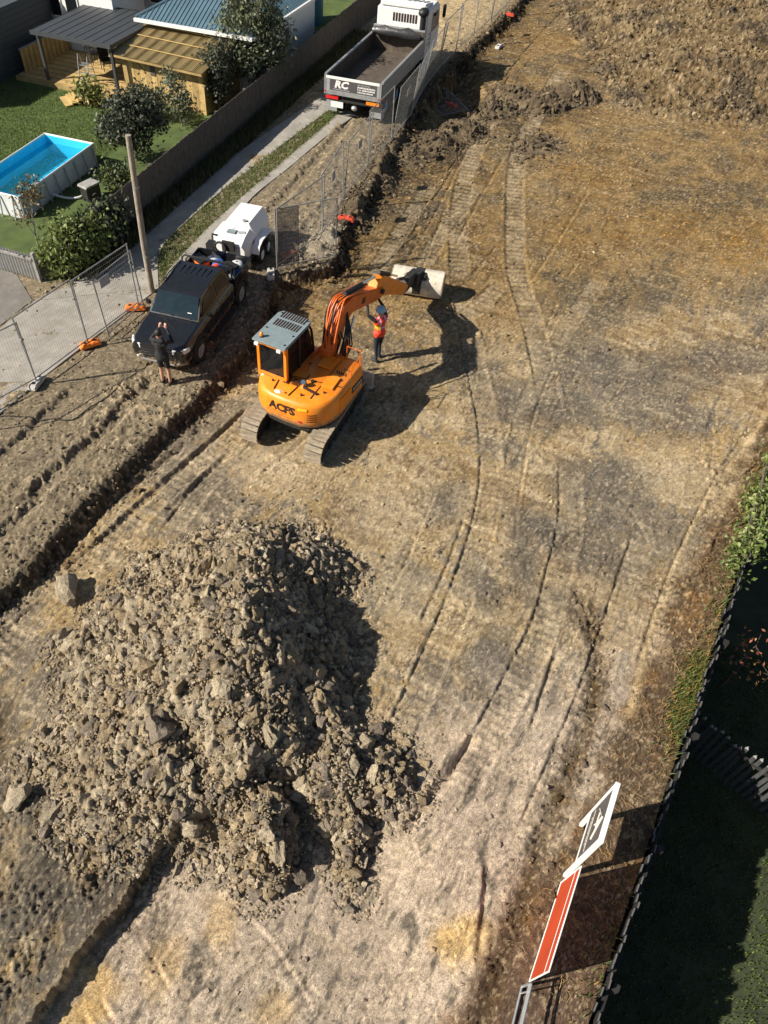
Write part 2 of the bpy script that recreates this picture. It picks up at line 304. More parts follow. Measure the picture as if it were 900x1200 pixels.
GROOVES = [  # centre line, width, depth, ridge
 ([(590,184),(565,227),(533,287)],.07,.05,.02), ([(690,223),(655,280),(620,333)],.06,.05,.025), ([(684,294),(665,326)],.06,.04,.02), ([(583,287),(549,326)],.06,.05,.02),
 ([(654,351),(636,397)],.05,.04,.015), ([(101,649),(160,596),(240,524),(290,478)],.08,.06,.03), ([(192,604),(240,559),(275,525)],.06,.05,.02), ([(67,660),(133,588),(221,519)],.10,.08,.04),
 ([(490,735),(525,660),(545,605)],.05,.04,.02), ([(470,980),(510,930),(560,860)],.12,.10,.04), ([(460,905),(500,850)],.07,.05,.03), ([(560,1135),(570,1040),(572,1000)],.07,.05,.04),
 ([(150,1075),(200,1165)],.04,.03,.012), ([(260,1045),(320,1105),(365,1180)],.05,.02,.03), ([(440,1075),(470,1020)],.04,.03,.02), ([(85,1180),(115,1225)],.06,.05,.03),([(107,1160),(140,1215)],.05,.04,.03),
 ([(400,302),(440,298),(500,292)],.05,.02,.01), ([(520,250),(500,300),(490,335)],.05,.04,.02), ([(545,180),(510,250),(480,300),(465,318)],.06,.05,.02), ([(690,420),(760,395),(800,390)],.05,.03,.02),
 ([(700,560),(740,600),(760,640)],.04,.03,.01), ([(620,860),(640,800),(655,760)],.06,.05,.03), ([(300,560),(350,520),(390,480)],.05,.03,.02), ([(690,690),(720,640)],.04,.03,.01),
]
RUTS = [([(-20,572),(0,553),(16,540),(64,492),(100,462)],.34,.12), ([(20,615),(43,593),(77,559),(120,521),(149,489),(187,452)],.36,.16), ([(-20,662),(0,644),(29,617),(60,585)],.30,.11),
        ([(300,275),(330,245),(362,208),(385,182),(410,150)],.36,.09), ([(215,440),(245,425),(262,405)],.4,.1), ([(345,300),(375,262),(410,215)],.4,.05), ([(-20,520),(30,480),(60,455)],.25,.05)]
FURROW = PX((545,1290),(566,1200),(592,1110),(628,1010),(655,940),(690,850),(702,790),(698,735))
PALE = PX((735,840),(770,720),(820,600),(880,515),(915,450))
TR = [(PX(*p), w, d, g) for p, w, d, g in TRACKS]; GR = [(PX(*p), w, d, r) for p, w, d, r in GROOVES]; RU = [(PX(*p), w, d) for p, w, d in RUTS]
PIT = np.array(G2(-12, 850)); YARD_Z = -2.5
def ground(x, y, full=True):
    """height and soil colour of the ground at x, y (arrays)"""
    x = np.asarray(x, float); y = np.asarray(y, float)
    wx = x+.35*fbm(x*.9, y*.9, 3, 5); wy = y+.35*fbm(x*.9, y*.9, 3, 9)
    f1 = fbm(wx*.35, wy*.35, 4, 21); f2 = fbm(wx*1.1, wy*1.1, 4, 33); f3 = fbm(x*4.2, y*4.2, 4, 41); f4 = fbm(x*13, y*13, 3, 51)
    sdb, sb, _ = pdist(x, y, BANK); sdb = sdb+.12*f2*1.6+.05*f3
    sdr, _, _ = pdist(x, y, ROUGH); sdr = sdr+.5*f2
    sds, ss, sL = pdist(x, y, STEP); sds = sds+.07*f3+.05*f4+.1*f2; frontm = sm(6.2, 4.2, y-.35*x+.5*f2)*sm(.05, -.1, sds)
    sdf = bfence_sd(x, y); sfu, _, _ = pdist(x, y, FURROW, 3.); spa, _, _ = pdist(x, y, PALE, 2.)
    verge = sm(-.16, .13, sdb); rough = sm(-.3, 1.0, sdr); rw = 1.0+.55*sm(5, 1.5, y)-.45*sm(8.5, 12, y); rightv = sm(rw+.35+.45*f2, rw-.1+.45*f2, sdf)
    wd, wid = worley(x*7, y*7, 3); wd2, wid2 = worley(x*17, y*17, 9); wd3, wid3 = worley(x*2.6, y*2.6, 13)
    # where the surface is broken into clods
    patch = sm(.05, .45, fbm(wx*.55, wy*.55, 4, 61)); bankn = np.exp(-(sdb+.12)**2/.12)
    amp = (.018+.03*patch*(1-verge))*(.25+1.6*sm(-.2, .4, fbm(wx*1.1, wy*1.1, 4, 67)))+.042*verge*sm(2.6, 1.8, sdb)+.05*rough+.045*bankn+.024*rightv+.05*sm(.1, .5, sds)*sm(5.2, 4.0, y)*sm(-2.4, -3.2, x-.3*y)
    amp = amp*(1-.8*frontm*sm(.35, -.1, fbm(x*2.1, y*2.1, 3, 121)-.1))
    z = .05*f1+.018*f2+amp*(1.0*f3+.85*f4+.55*fbm(x*31, y*31, 2, 57))+amp*1.1*np.maximum(0, .42-wd)*(wid > .45)+amp*.8*np.maximum(0, .42-wd2)*(wid2 > .3)
    z = z+verge*.36+rough*(.88+.2*sm(-.2, .4, f1))*(.95*sm(0, 6, sdr)+.5*sm(4, 14, sdr)+.22*f2+.13*f3+.22*np.maximum(0, .42-wd3)*(wid3 > .45)+.14*np.maximum(0, .42-wd)*(wid > .35)+.03*f4)
    z = z+.13*bankn*(.5+f3)*sm(20, 23, y)
    # the lower clay floor in front, cut along a line on its left
    low = sm(.015, -.03, sds)*sm(7.5, 4.2, y-.25*(x+1))*sm(-1.2, 0.2, ss-.35)
    stepz = .34*low*sm(-4.5, -2.5, -np.hypot(x+1.6, (y-1.6)*.8)+.2); z = z-stepz
    pit = np.exp(-((x-PIT[0])**2+(y-PIT[1])**2)/.55); z = z-.55*pit
    hx_, hy_ = G2(535,110); z = z-.62*sm(1.15, .35, np.hypot((x-hx_)/1.9, (y-hy_)/3.6)+.2*f2)*sm(.0, -.3, sdb)
    # tracks left by the machine
    trk = np.zeros_like(x); edge = np.zeros_like(x); gac = np.zeros_like(x)
    for pl, w, d, g in TR:
        q, s, L = pdist(x, y, pl, 1.); a = np.abs(q+.02*f3); fade = sm(0, .8, s)*sm(0, .8, L-s)*sm(-.55, -.1, f2+.4*f3-.1*patch+.1); ins = sm(w/2+.02, w/2-.03, a)*fade
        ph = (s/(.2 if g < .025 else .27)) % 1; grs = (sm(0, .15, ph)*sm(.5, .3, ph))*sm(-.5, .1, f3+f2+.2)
        z = z*(1-.55*ins*(1-verge))-d*ins+(g*2.1 if g < .025 else -.7*g)*grs*ins+.03*fade*np.exp(-((a-w/2-.05)/.04)**2)*(.5+f3)
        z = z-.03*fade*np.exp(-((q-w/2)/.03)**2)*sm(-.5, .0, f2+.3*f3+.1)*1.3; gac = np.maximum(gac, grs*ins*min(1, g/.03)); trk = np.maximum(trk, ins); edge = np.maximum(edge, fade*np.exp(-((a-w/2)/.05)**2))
    for pl, w, d, r in GR:
        q, s, L = pdist(x, y, pl, .7); q = q+.03*f3; fd = sm(0, .3, s)*sm(0, .3, L-s)*sm(-.55, -.1, f4+f3+.25)
        z = z-d*fd*np.exp(-(q/w)**2*1.5)+r*fd*np.exp(-((q-w*1.4)/(w*.8))**2)
    for pl, w, d in RU:
        q, s, L = pdist(x, y, pl, 1.2); q = q+.16*f3+.06*f4+.1*f2; fd = sm(0, .5, s)*sm(0, .5, L-s)
        z = z-.65*d*fd*sm(w/2+.1, w/2-.08, np.abs(q))+.03*fd*np.exp(-((q-w*.75)/.13)**2)*(1+f3)+.015*fd*np.exp(-((q+w*.75)/.1)**2)
    fur = np.exp(-(sfu+.1*f3)**2/.035)
    z = z-.07*fur+.03*np.exp(-((sfu-.28)/.12)**2)*(.6+f3)*(np.abs(sfu) < 2)+fur*.05*(.4-wd)*(wid > .3)
    z = z+.012*np.exp(-(spa/.08)**2)
    z = np.where(sdf < -.02, YARD_Z-.06+.01*f3, z+rightv*.05)
    ca, sa = math.cos(R_(58)), math.sin(R_(58)); ux = x*ca+y*sa; uy = -x*sa+y*ca
    sc1 = sm(.045, .0, np.abs(fbm(uy*3.1+.3*f2, ux*.22, 3, 141)))*sm(-.1, .3, f2+.2)*(1-verge)*(1-rough); sc2 = sm(.05, .0, np.abs(fbm(ux*2.6+.3*f2, uy*.25, 3, 151)))*sm(.0, .3, -f2+.1)*(1-verge)*(1-rough)
    z = z-.014*sc1-.012*sc2
    if not full: return z
    # ---- soil colours, with shade painted into bank, pit and cleat lines
    A = lambda *c: np.array(c)
    YEL, PALEC, PINK, GREY, DARK, BRN, ORG, GRAV, TAN = A(.36,.255,.125), A(.43,.345,.225), A(.43,.345,.265), A(.2,.175,.14), A(.085,.065,.045), A(.17,.105,.055), A(.40,.25,.085), A(.25,.205,.14), A(.5,.37,.2)
    def mixc(c, d, t): return c+(d-c)*np.clip(t, 0, 1)[..., None]
    def blob(px, py, rx, ry, k=1., soft=.9):
        cx, cy = G2(px, py); return k*sm(1.25, .25, np.hypot((wx-cx)/rx, (wy-cy)/ry)+soft*f2)
    c = np.broadcast_to(YEL, x.shape+(3,)).copy()
    st1 = fbm(uy*5.5+.6*f2, ux*.55, 4, 101); st2 = fbm(ux*4.+.5*f2, uy*.5, 4, 107)
    c = mixc(c, PALEC, sm(-.15, .3, f2)*.7); c = mixc(c, GREY, sm(.0, .2, f1+.4*f3+.25*st1)*.75); c = mixc(c, BRN*1.15, sm(.12, .38, -f1+.5*f3-.3*st2)*.6)
    c = mixc(c, GREY*.72, sm(.12, .4, st1+.35*f3-.1)*.55*(1-verge)); c = mixc(c, PALEC*1.08, sm(.12, .4, st2+.3*f4)*.5*(1-verge)); c = mixc(c, DARK*2.1, sm(.2, .5, f3+.6*f2-.12)*.5)
    for b in [(640,475,2.4,1.2,.8),(740,440,2.6,1.2,.8),(700,640,1.3,1.6,.8),(700,560,1.5,.9,.7),(590,790,.8,1.1,.9),(525,590,.9,.8,.8),(610,650,.5,1.5,.8),(640,620,.6,.8,.9),(690,350,2,1.2,.45),(860,420,2,1.,.7),(560,430,1,1.2,.6),(820,230,3.,3,.5),(330,640,1,1,.2),(570,690,.5,1.1,.7),(650,710,.9,.8,.6),(480,240,1,3,.5),(595,180,1.4,3,.7)]: c = mixc(c, GREY*.9, blob(*b))
    for b in [(780,260,3.2,1.6,.7),(870,300,1.6,1.2,.8),(700,205,2.5,1.6,.6),(660,270,1.6,1.8,.6),(900,270,2,1.2,.8),(690,820,.5,.5,.8),(800,520,1.3,.8,.4),(650,45,2,2,.5)]: c = mixc(c, ORG, blob(*b)*sm(-.3, .3, f3+.15))
    for b in [(330,545,2,1,.5),(450,600,1.2,1.2,.6),(610,200,1.1,4,.4),(800,560,1.2,1.3,.6),(470,700,.8,1.2,.5),(780,130,3,1.5,.6),(740,35,3,3,.6),(660,760,.7,.8,.4)]: c = mixc(c, PALEC, blob(*b))
    for b in [(520,175,1.8,2.,.8),(590,130,2.2,2.4,.85),(640,122,2.,2.,.7),(560,80,2,3.,.5),(470,215,1.2,2,.6),(480,280,1.2,2.,.45),(700,75,1.5,3,.5)]: c = mixc(c, DARK*1.6, blob(*b, soft=.7))
    front = sm(6.6, 4.0, y-.35*x+.6*f2)*sm(.1, -.3, sds+.4*f2); c = mixc(c, PINK*.98, front*.85); c = mixc(c, GREY*.75, front*sm(.16, .36, fbm(ux*1.6, uy*5., 4, 131)+.2*f3)*.7)
    for b in [(110,1150,.5,.5,.8),(180,1120,.4,.5,.5),(250,1080,.35,.4,.5),(545,1100,.45,.35,.9),(330,1190,.4,.3,.5),(90,1190,.4,.3,.8)]: c = mixc(c, TAN*A(1,.9,.7), blob(*b))
    for b in [(225,1135,.25,.3,.9),(170,1080,.3,.25,.8),(410,1135,.4,.15,.7),(490,1080,.35,.2,.7),(300,1170,.5,.2,.3),(570,1010,.1,.5,.8)]: c = mixc(c, GREY*.8, blob(*b, soft=1.5)*sm(-.35, .25, f4+.1))
    leftlow = sm(-.1, .2, sds)*sm(5.8, 4.2, y)*sm(-1.5, -3, x-.3*y); c = mixc(c, GREY*.8, leftlow*.9*sm(-.5, .1, f2)); 
    c = mixc(c, GRAV, verge*.85); c = mixc(c, TAN, verge*sm(.15, .5, f1+.6*f3)*.35); c = mixc(c, TAN, verge*sm(34, 38, y)*.7); c = mixc(c, DARK*1.6, verge*sm(.05, .5, f2-.1)*.5)
    c = mixc(c, DARK, np.exp(-(sdb+.05)**2/.035)*.75); c = mixc(c, DARK, np.exp(-(sdb-.1)**2/.6)*sm(19.5, 22, y)*.6)  # bank face darkened for its shade; its far stretch is dark topsoil
    c = mixc(c, mixc(mixc(np.broadcast_to(A(.185,.125,.06), c.shape), A(.11,.08,.05), sm(.0, .3, f1+.3*f3)), TAN*.62, sm(.05, .4, f2+.3*f3-.3*f1)*.6), rough*.92); c = mixc(c, DARK*2, rough*sm(.15, .5, f3+.5*f2)*.35)
    c = mixc(c, BRN*.95, rightv*.9); c = mixc(c, A(.33,.17,.05), rightv*sm(0, .5, f2+.3*f3)*.6); c = mixc(c, A(.2,.13,.09), rightv*sm(4, 1, y)*.7)
    c = mixc(c, BRN*.75, fur*.85); c = mixc(c, ORG*.8, fur*sm(.1, .5, f2)*.7); c = mixc(c, TAN, np.exp(-(spa/.09)**2)*.6)
    upr = sm(14.5, 20, y-.25*x+1.5*f1)*(1-verge)*(1-rough); c = mixc(c, c*A(.7,.6,.43), upr*.8); c = mixc(c, ORG*.85, upr*sm(-.02, .25, f2+.5*f3)*.5); c = mixc(c, A(.40,.31,.185), trk*upr*.42); c = mixc(c, DARK*1.5, gac*upr*.75)  # cleat imprints darkened for damp soil and groove shade
    c = mixc(c, c*.82, trk*sm(-.2, .4, f2)*(1-verge)); c = mixc(c, PALEC, trk*(1-verge)*sm(.4, -.3, f2)*.35)
    c = mixc(c, DARK*1.2, pit*.7)  # dark shadow of the pit painted into the ground colour
    c = mixc(c, c*.55, sc1*.7); c = mixc(c, PALEC*1.1, sc2*.45)
    fm = .3+.9*sm(-.2, .35, fbm(wx*.8, wy*.8, 3, 181)); fl = fbm(x*9.5, y*9.5, 3, 161); fl2 = fbm(x*22, y*22, 2, 171); c = mixc(c, DARK*1.7, sm(.2, .27, fl+.35*patch-.12)*.55*fm); c = mixc(c, DARK*2, sm(.34, .4, fl2)*.5*fm); c = mixc(c, PALEC*1.25, sm(.36, .42, -fl2)*.45*fm); c = mixc(c, PALEC*1.15, sm(.26, .32, -fl)*.4)
    pale = (wid2 > .9)*(wd2 < .3); c = mixc(c, PALEC*1.1, pale*.35); c = c*(1+.34*f4+.30*f3)[..., None]*1.1
    lum = np.clip(c @ np.array([.3,.55,.15]), .02, 1); c = c*(.92*(lum/.30)**.6)[..., None]; gm_ = c.mean(-1, keepdims=True); c = np.clip(gm_+(c-gm_)*1.04, .015, .72)
    return z, c
NX, NY = 700, 1120
t = np.linspace(0, 1, NY); yy = -2.6+62*(.48*t+.52*t**2)
u = np.linspace(-1, 1, NX)
# one sheet: fine grid over the site, then a few coarse rings out to the horizon
ue = np.concatenate([[-16,-6,-2.5,-1.4], u, [1.4,2.5,6,16]]); ye = np.concatenate([[-160,-60,-20,-6], yy, [66,80,130,260,420]])
half = 8.0+.355*np.clip(ye, 0, 60); xc = .02+.085*np.clip(ye, 0, 60)
X = xc[:, None]+ue[None, :]*half[:, None]; Y = np.repeat(ye[:, None], len(ue), 1)
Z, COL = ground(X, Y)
far = (Y > 60) | (Y < -3) | (np.abs(ue)[None, :] > 1); Z = np.where(far & (bfence_sd(X, Y) > 0), .1, Z)
def gz(x, y):
    j = int(np.clip(np.searchsorted(ye, y), 1, len(ye)-2)); j -= abs(ye[j-1]-y) < abs(ye[j]-y); i = int(np.clip(np.searchsorted(ue, (x-xc[j])/half[j]), 0, len(ue)-1)); return float(Z[j, i])
nr, nc = X.shape; idx = np.arange(nr*nc).reshape(nr, nc)
F4 = np.stack([idx[:-1, :-1], idx[:-1, 1:], idx[1:, 1:], idx[1:, :-1]], -1).reshape(-1, 4)
DRIVE_Z = .385
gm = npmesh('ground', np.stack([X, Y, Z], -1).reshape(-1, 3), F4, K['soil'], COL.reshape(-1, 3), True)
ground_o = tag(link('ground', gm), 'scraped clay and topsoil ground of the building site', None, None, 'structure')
# ------------------------------------------------------------------ clods
def ico(sub, seed, jit):
    bm = bmesh.new(); bmesh.ops.create_icosphere(bm, subdivisions=sub, radius=1); r = random.Random(seed)
    sx, sy, sz = r.uniform(.75, 1.3), r.uniform(.75, 1.2), r.uniform(.6, .95)
    ax = [Vector((r.gauss(0,1), r.gauss(0,1), r.gauss(0,1))).normalized() for _ in range(9)]; cut = [r.uniform(.45, .85) for _ in ax]
    for v in bm.verts:
        p = v.co.copy()
        for a, k in zip(ax, cut):
            d = p.dot(a)
            if d > k: p -= a*(d-k)*.9
        p *= 1+r.uniform(-jit, jit)+.13*math.sin(3.1*p.x+seed)*math.sin(3.7*p.y+2*seed)+.1*math.sin(6.3*p.z+seed+4*p.x); v.co = (p.x*sx, p.y*sy, p.z*sz)
    bm.faces.ensure_lookup_table(); v = np.array([q.co[:] for q in bm.verts]); f = np.array([[q.index for q in g.verts] for g in bm.faces]); bm.free(); return v, f
ICO1 = [ico(1, s, .18) for s in range(8)]; ICO2 = [ico(2, 50+s, .16) for s in range(10)]; ICO3 = [ico(3, 90+s, .085) for s in range(10)]
def rotm(n):
    q = RNG.normal(size=(n, 4)); q /= np.linalg.norm(q, axis=1)[:, None]; w, x, y, z = q.T
    return np.stack([1-2*(y*y+z*z), 2*(x*y-z*w), 2*(x*z+y*w), 2*(x*y+z*w), 1-2*(x*x+z*z), 2*(y*z-x*w), 2*(x*z-y*w), 2*(y*z+x*w), 1-2*(x*x+y*y)], -1).reshape(n, 3, 3)
def scatter(name, pos, size, col, shapes, m, parent=None, smooth=False):
    """many lumps joined into one mesh"""
    pos = np.asarray(pos, float); n = len(pos); which = RNG.integers(0, len(shapes), n); V = []; FF = []; CC = []; off = 0
    for k, (v, f) in enumerate(shapes):
        i = np.nonzero(which == k)[0]
        if not len(i): continue
        R = rotm(len(i)); w = np.einsum('nij,vj->nvi', R, v)*size[i][:, None, None]; w[..., 2] *= .85; w += pos[i][:, None, :]
        V.append(w.reshape(-1, 3)); FF.append((f[None]+(np.arange(len(i))*len(v))[:, None, None]+off).reshape(-1, 3)); off += len(i)*len(v)
        CC.append(np.repeat(col[i], len(v), 0))
    o = link(name, npmesh(name, np.concatenate(V), np.concatenate(FF), m, np.concatenate(CC), smooth), parent); o['kind'] = 'stuff'; return o
_clodmesh = {}
def clod_mesh(k, rgb, key):
    if (k, key) not in _clodmesh:
        v, f = ICO3[k]; c = np.tile(np.array(rgb), (len(v), 1))*RNG.uniform(.85, 1.15, (len(v), 1)); _clodmesh[k, key] = npmesh('clod', v, f, K['clod'], c, False)
    return _clodmesh[k, key]
def heap(name, label, hf, box, cols, n_big, n_mid, n_small, big=(.12,.26), dens=None, res=.035, darkf=None):
    """a spoil heap: a rough mound, its biggest lumps one by one and the rest joined"""
    x0, x1, y0, y1 = box; nx = int((x1-x0)/res); ny = int((y1-y0)/res); gx, gy = np.meshgrid(np.linspace(x0, x1, nx), np.linspace(y0, y1, ny)); H = hf(gx, gy); gr = ground(gx, gy, False)
    f2 = fbm(gx*1.5, gy*1.5, 4, 71); f3 = fbm(gx*5, gy*5, 4, 77); wd, wi = worley(gx*3.4+f2, gy*3.4, 21); wd2, wi2 = worley(gx*8, gy*8, 25); k = sm(0, .35, H)
    wd4, wi4 = worley(gx*17, gy*17, 29); zz = H+k*(.12*f2+.16*f3+.34*np.maximum(0, .5-wd)*(.3+wi)+.17*(.45-wd2)*(.4+wi2)+.06*(.45-wd4))
    cols = [np.array(c) for c in cols]; f0 = fbm(gx*.6, gy*.6, 3, 73); cc = cols[0]+(cols[1]-cols[0])*sm(-.2, .3, f2+.5*f0)[..., None]; cc = cc+(cols[2]-cc)*(.6*sm(.1, .6, f3+.4*(wi-.5)))[..., None]; cc = cc*(.66+.6*wi2)[..., None]*(1+.3*f3)[..., None]
    keep = H > -.08; ids = np.arange(nx*ny).reshape(ny, nx); q = keep[:-1, :-1] & keep[1:, 1:] & keep[:-1, 1:] & keep[1:, :-1]
    f = np.stack([ids[:-1, :-1], ids[:-1, 1:], ids[1:, 1:], ids[1:, :-1]], -1)[q]; zz = gr*sm(1.2, .2, H)+zz-.03
    root = thing(name, label, 'dirt heap', ((x0+x1)/2, (y0+y1)/2, 0)); L = np.array([root.location.x, root.location.y, 0])
    v = np.stack([gx, gy, zz], -1).reshape(-1, 3)-L; used = np.unique(f); rm = np.full(len(v), -1); rm[used] = np.arange(len(used))
    link('mound', npmesh('mound', v[used], rm[f], K['clod'], cc.reshape(-1, 3)[used], True), root)
    def pts(n, edge):
        out = []
        while len(out) < n:
            px = RNG.uniform(x0, x1, 4*n+50); py = RNG.uniform(y0, y1, 4*n+50); hh = hf(px, py); ok = (hh > edge)
            if dens is not None: ok &= RNG.random(len(px)) < dens(px, py)
            g = ground(px, py, False); hb = np.maximum(hh, 0)
            for a in np.nonzero(ok)[0]: out.append((px[a], py[a], g[a]*max(0, 1-hb[a]*1.2)+hb[a]+.03*max(0, min(1, hb[a]*2))))
        return np.array(out[:n])-L
    def pick(n):
        i = RNG.integers(0, 3, n); c = np.array(cols)[i]; return c*RNG.uniform(.7, 1.35, (n, 1))
    p = pts(n_big, -.02); s = RNG.uniform(big[0], big[1], n_big)**1.0
    for a in range(n_big):
        ci = random.randrange(3); me = clod_mesh(random.randrange(10), tuple(cols[ci]*random.choice((.85, 1.1))), (name, ci, random.randrange(2)))
        sc = s[a]*random.choice((.45, .55, .65, .8, 1)); q_ = link('clod', me, root, p[a]+np.array([0, 0, -.3*sc]), (random.uniform(0, 6.3), random.uniform(0, 6.3), random.uniform(0, 6.3)), (sc*random.uniform(.8, 1.3), sc, sc*random.uniform(.7, 1)))
    if n_mid: scatter('clods', pts(n_mid, -.12), np.clip(RNG.gamma(1.7, .026, n_mid), .018, .15), pick(n_mid), ICO2, K['clod'], root)
    if n_small: scatter('crumbs', pts(n_small, -.2), RNG.uniform(.012, .045, n_small), pick(n_small), ICO1, K['clod'], root)
    return root
def cones(*cs):
    """each: x, y, height, radius left, radius right, radius near, radius far"""
    def hf(x, y):
        h = np.full(np.shape(x), -9.); wob = .22*fbm(np.asarray(x)*.9, np.asarray(y)*.9, 3, 83)
        for cx, cy, H, rl, rr, rn, rf in cs:
            dx = x-cx; dy = y-cy; d = np.sqrt((dx/np.where(dx < 0, rl, rr))**2+(dy/np.where(dy < 0, rn, rf))**2+.02); h = np.maximum(h, H*(1-d*(1+wob)+.06))
        return h
    return hf
CL = [(.37,.285,.175), (.45,.37,.255), (.25,.205,.155)]
main_h = cones((-1.25,7.2,2.0,3.55,1.95,3.1,3.2),(-1.2,8.9,1.55,2.7,1.75,2.2,1.8),(-2.6,5.4,1.0,2.3,1.5,1.9,2),(-.2,9.4,.85,1.4,1.2,1.3,1.2),(-.7,4.0,.75,.85,.6,1.1,1.5),(.55,5.0,.68,1.1,.95,1.2,1.3),(1.35,4.9,.45,.8,.75,.7,.8),(.1,6.3,.75,1.3,.9,1.,1.3),(.78,4.0,.36,.4,.35,.85,1.0))
heap('dirt_heap', 'large pale grey-brown heap of clay lumps in the left foreground', main_h, (-6.4, 2.9, 2.2, 11.6), CL, 300, 4200, 15000, (.115,.34))
DK = [(.15,.112,.07), (.21,.16,.095), (.09,.068,.048)]
def gh(px, py, H, rl, rr, rn, rf): x, y = G2(px, py, .2); return (x, y, H, rl, rr, rn, rf)
heap('topsoil_heap', 'dark lumpy topsoil heap beside the top track marks, under the rough far bank', cones(gh(672,110,.8,1.5,1.3,1.0,1.2),gh(640,118,.5,1.4,1.1,.9,1.0),gh(625,165,.2,.8,1.0,1.0,1.0),gh(700,70,.35,.5,.8,1.6,2.2)), (7.5,15.2,27.5,39.5), DK, 60, 900, 900, (.12,.3), res=.07)
heap('topsoil_ridge', 'dark ridge of topsoil clods along the mesh fence beside the tip truck', cones(gh(480,178,.32,1.0,1.0,1.0,1.3),gh(510,165,.4,1.1,1.1,.9,1.2),gh(545,148,.45,1.1,1.0,.9,1.3),gh(575,125,.5,1.1,1.1,1.0,1.3),gh(600,108,.5,1.2,1.1,1.0,1.1),gh(448,205,.3,.55,.6,1.3,1.6),gh(418,250,.25,.45,.5,1.3,1.6),gh(404,285,.2,.35,.4,1.0,1.0)), (1.0,11,24,39.5), DK, 90, 1500, 1500, (.1,.26), res=.07)
heap('rubble_heap', 'low pale heap of rubble behind the shade cloth fence panel', cones(gh(345,300,.3,.6,.7,.5,.7),gh(372,300,.3,.6,.5,.5,.8),gh(385,285,.3,.5,.4,.6,.8)), (-1.6,2.2,20.3,24.6), [(.36,.3,.21),(.44,.38,.28),(.25,.2,.14)], 30, 350, 600, (.07,.16), res=.06)
# loose boulders beside the big heap
for px, py, s, lab in [(76,692,.34,'big pale clay lump lying alone left of the large heap'),(18,935,.24,'pale clay lump at the left edge below the large heap'),(72,745,.2,'smaller clay lump just below the big lone lump')]:
    x, y = G2(px, py, .1); o = link('boulder', clod_mesh(int(px) % 10, CL[1], 'b'+str(px)), None, (x, y, gz(x, y)+s*.45), (.3, .2, px), (s, s*1.1, s)); tag(o, lab, 'clay lump', 'loose clay lumps')
# loose stones and crumbs on the ground
def on_ground(n, fn, zoff=0.):
    xs = []; 
    while len(xs) < n:
        a = RNG.uniform(-17, 24, n*6); b = RNG.uniform(.3, 48, n*6)**1; k = fn(a, b) > RNG.random(len(a))
        xs += list(zip(a[k], b[k]))
    p = np.array(xs[:n]); z, c = ground(p[:, 0], p[:, 1]); return np.column_stack([p, z+zoff]), c
def dens_crumb(a, b):
    sdb, _, _ = pdist(a, b, BANK); sdr, _, _ = pdist(a, b, ROUGH); vis = (np.abs(a-.085*b) < 7.5+.36*b) & (bfence_sd(a, b) > .1)
    pt = sm(.0, .5, fbm(a*.5, b*.5, 3, 61)); near = np.clip(14/(b+6), 0, 1)
    return vis*near*(.12+.5*pt+.5*((sdb > 0) & (sdb < 4.5) & (b < 20))+.8*np.exp(-sdb**2/.25)+.2*(sdr > 0))
p, c = on_ground(24000, dens_crumb); sz = RNG.gamma(2., .0075, len(p))*(1+p[:, 1]/30); tag(scatter('crumbs', p, np.clip(sz, .006, .07), c*RNG.uniform(.7, 1.5, (len(p), 1)), ICO1, K['clod']), 'loose soil crumbs and small stones strewn over the site', 'soil crumbs')
def dens_rough(a, b):
    sdb, _, _ = pdist(a, b, BANK); sdr, _, _ = pdist(a, b, ROUGH); f, _, _ = pdist(a, b, FURROW, 2.)
    vis = (np.abs(a-.085*b) < 7.5+.36*b) & (bfence_sd(a, b) > .1)
    return vis*((sdr > .1)*.6*sm(-.3, .3, fbm(a*.7, b*.7, 3, 91))+.9*np.exp(-(sdb+.1)**2/.12)*(b > 6)+.9*np.exp(-f**2/.06))
p, c = on_ground(7000, dens_rough); sz = RNG.gamma(2.2, .022, len(p)); tag(scatter('clods', p, np.clip(sz, .02, .19)*np.where(p[:, 1] < 14, .62, 1), c*RNG.uniform(.7, 1.35, (len(p), 1)), ICO1, K['clod']), 'clods along the cut bank, the furrow and the rough far bank', 'soil clods')
# ------------------------------------------------------------------ driveway, lawns
def strip(name, left, right, n, z, th, m, gap=.015, piece='concrete_slab', sub=6):
    """a paved strip between two edge lines cut into slabs"""
    root = tag(bpy.data.objects.new(name, None), None, None, None, 'structure'); C.objects.link(root)
    l = crom(left, .3); r = crom(right, .3)
    def at(pl, t):
        d = np.concatenate([[0], np.cumsum(np.linalg.norm(np.diff(pl, axis=0), axis=1))]); return np.array([np.interp(t*d[-1], d, pl[:, 0]), np.interp(t*d[-1], d, pl[:, 1])])
    for i in range(n):
        mb = MB(); e = gap/8; ts = np.linspace(i/n+e/n, (i+1)/n-e/n, sub)
        A = [at(l, k) for k in ts]; B = [at(r, k) for k in ts]; A = [a+(b-a)*.004 for a, b in zip(A, B)]; dz = random.uniform(-.008, .008); vs = []
        for a, b in zip(A, B): vs += [(*a, z+dz), (*b, z+dz), (*a, z-th), (*b, z-th)]
        fs = [(0,1,3,2), (4*sub-4, 4*sub-2, 4*sub-1, 4*sub-3)]
        for k in range(sub-1): q = 4*k; fs += [(q,q+4,q+5,q+1), (q+2,q+3,q+7,q+6), (q,q+2,q+6,q+4), (q+1,q+5,q+7,q+3)]
        mb.add(vs, fs).obj(piece, m, root, bev=.008, seg=1)
    return root
ZD = DRIVE_Z
def gp(l, z=ZD): return [G2(a, b, z) for a, b in l]
strip('driveway', gp([(40,352),(110,318),(160,277),(200,240),(240,205),(310,157),(385,106),(440,62)]), gp([(186,337),(186,300),(200,277),(232,248),(262,222),(330,170),(392,124),(448,82)]), 9, ZD, .12, K['concrete'])
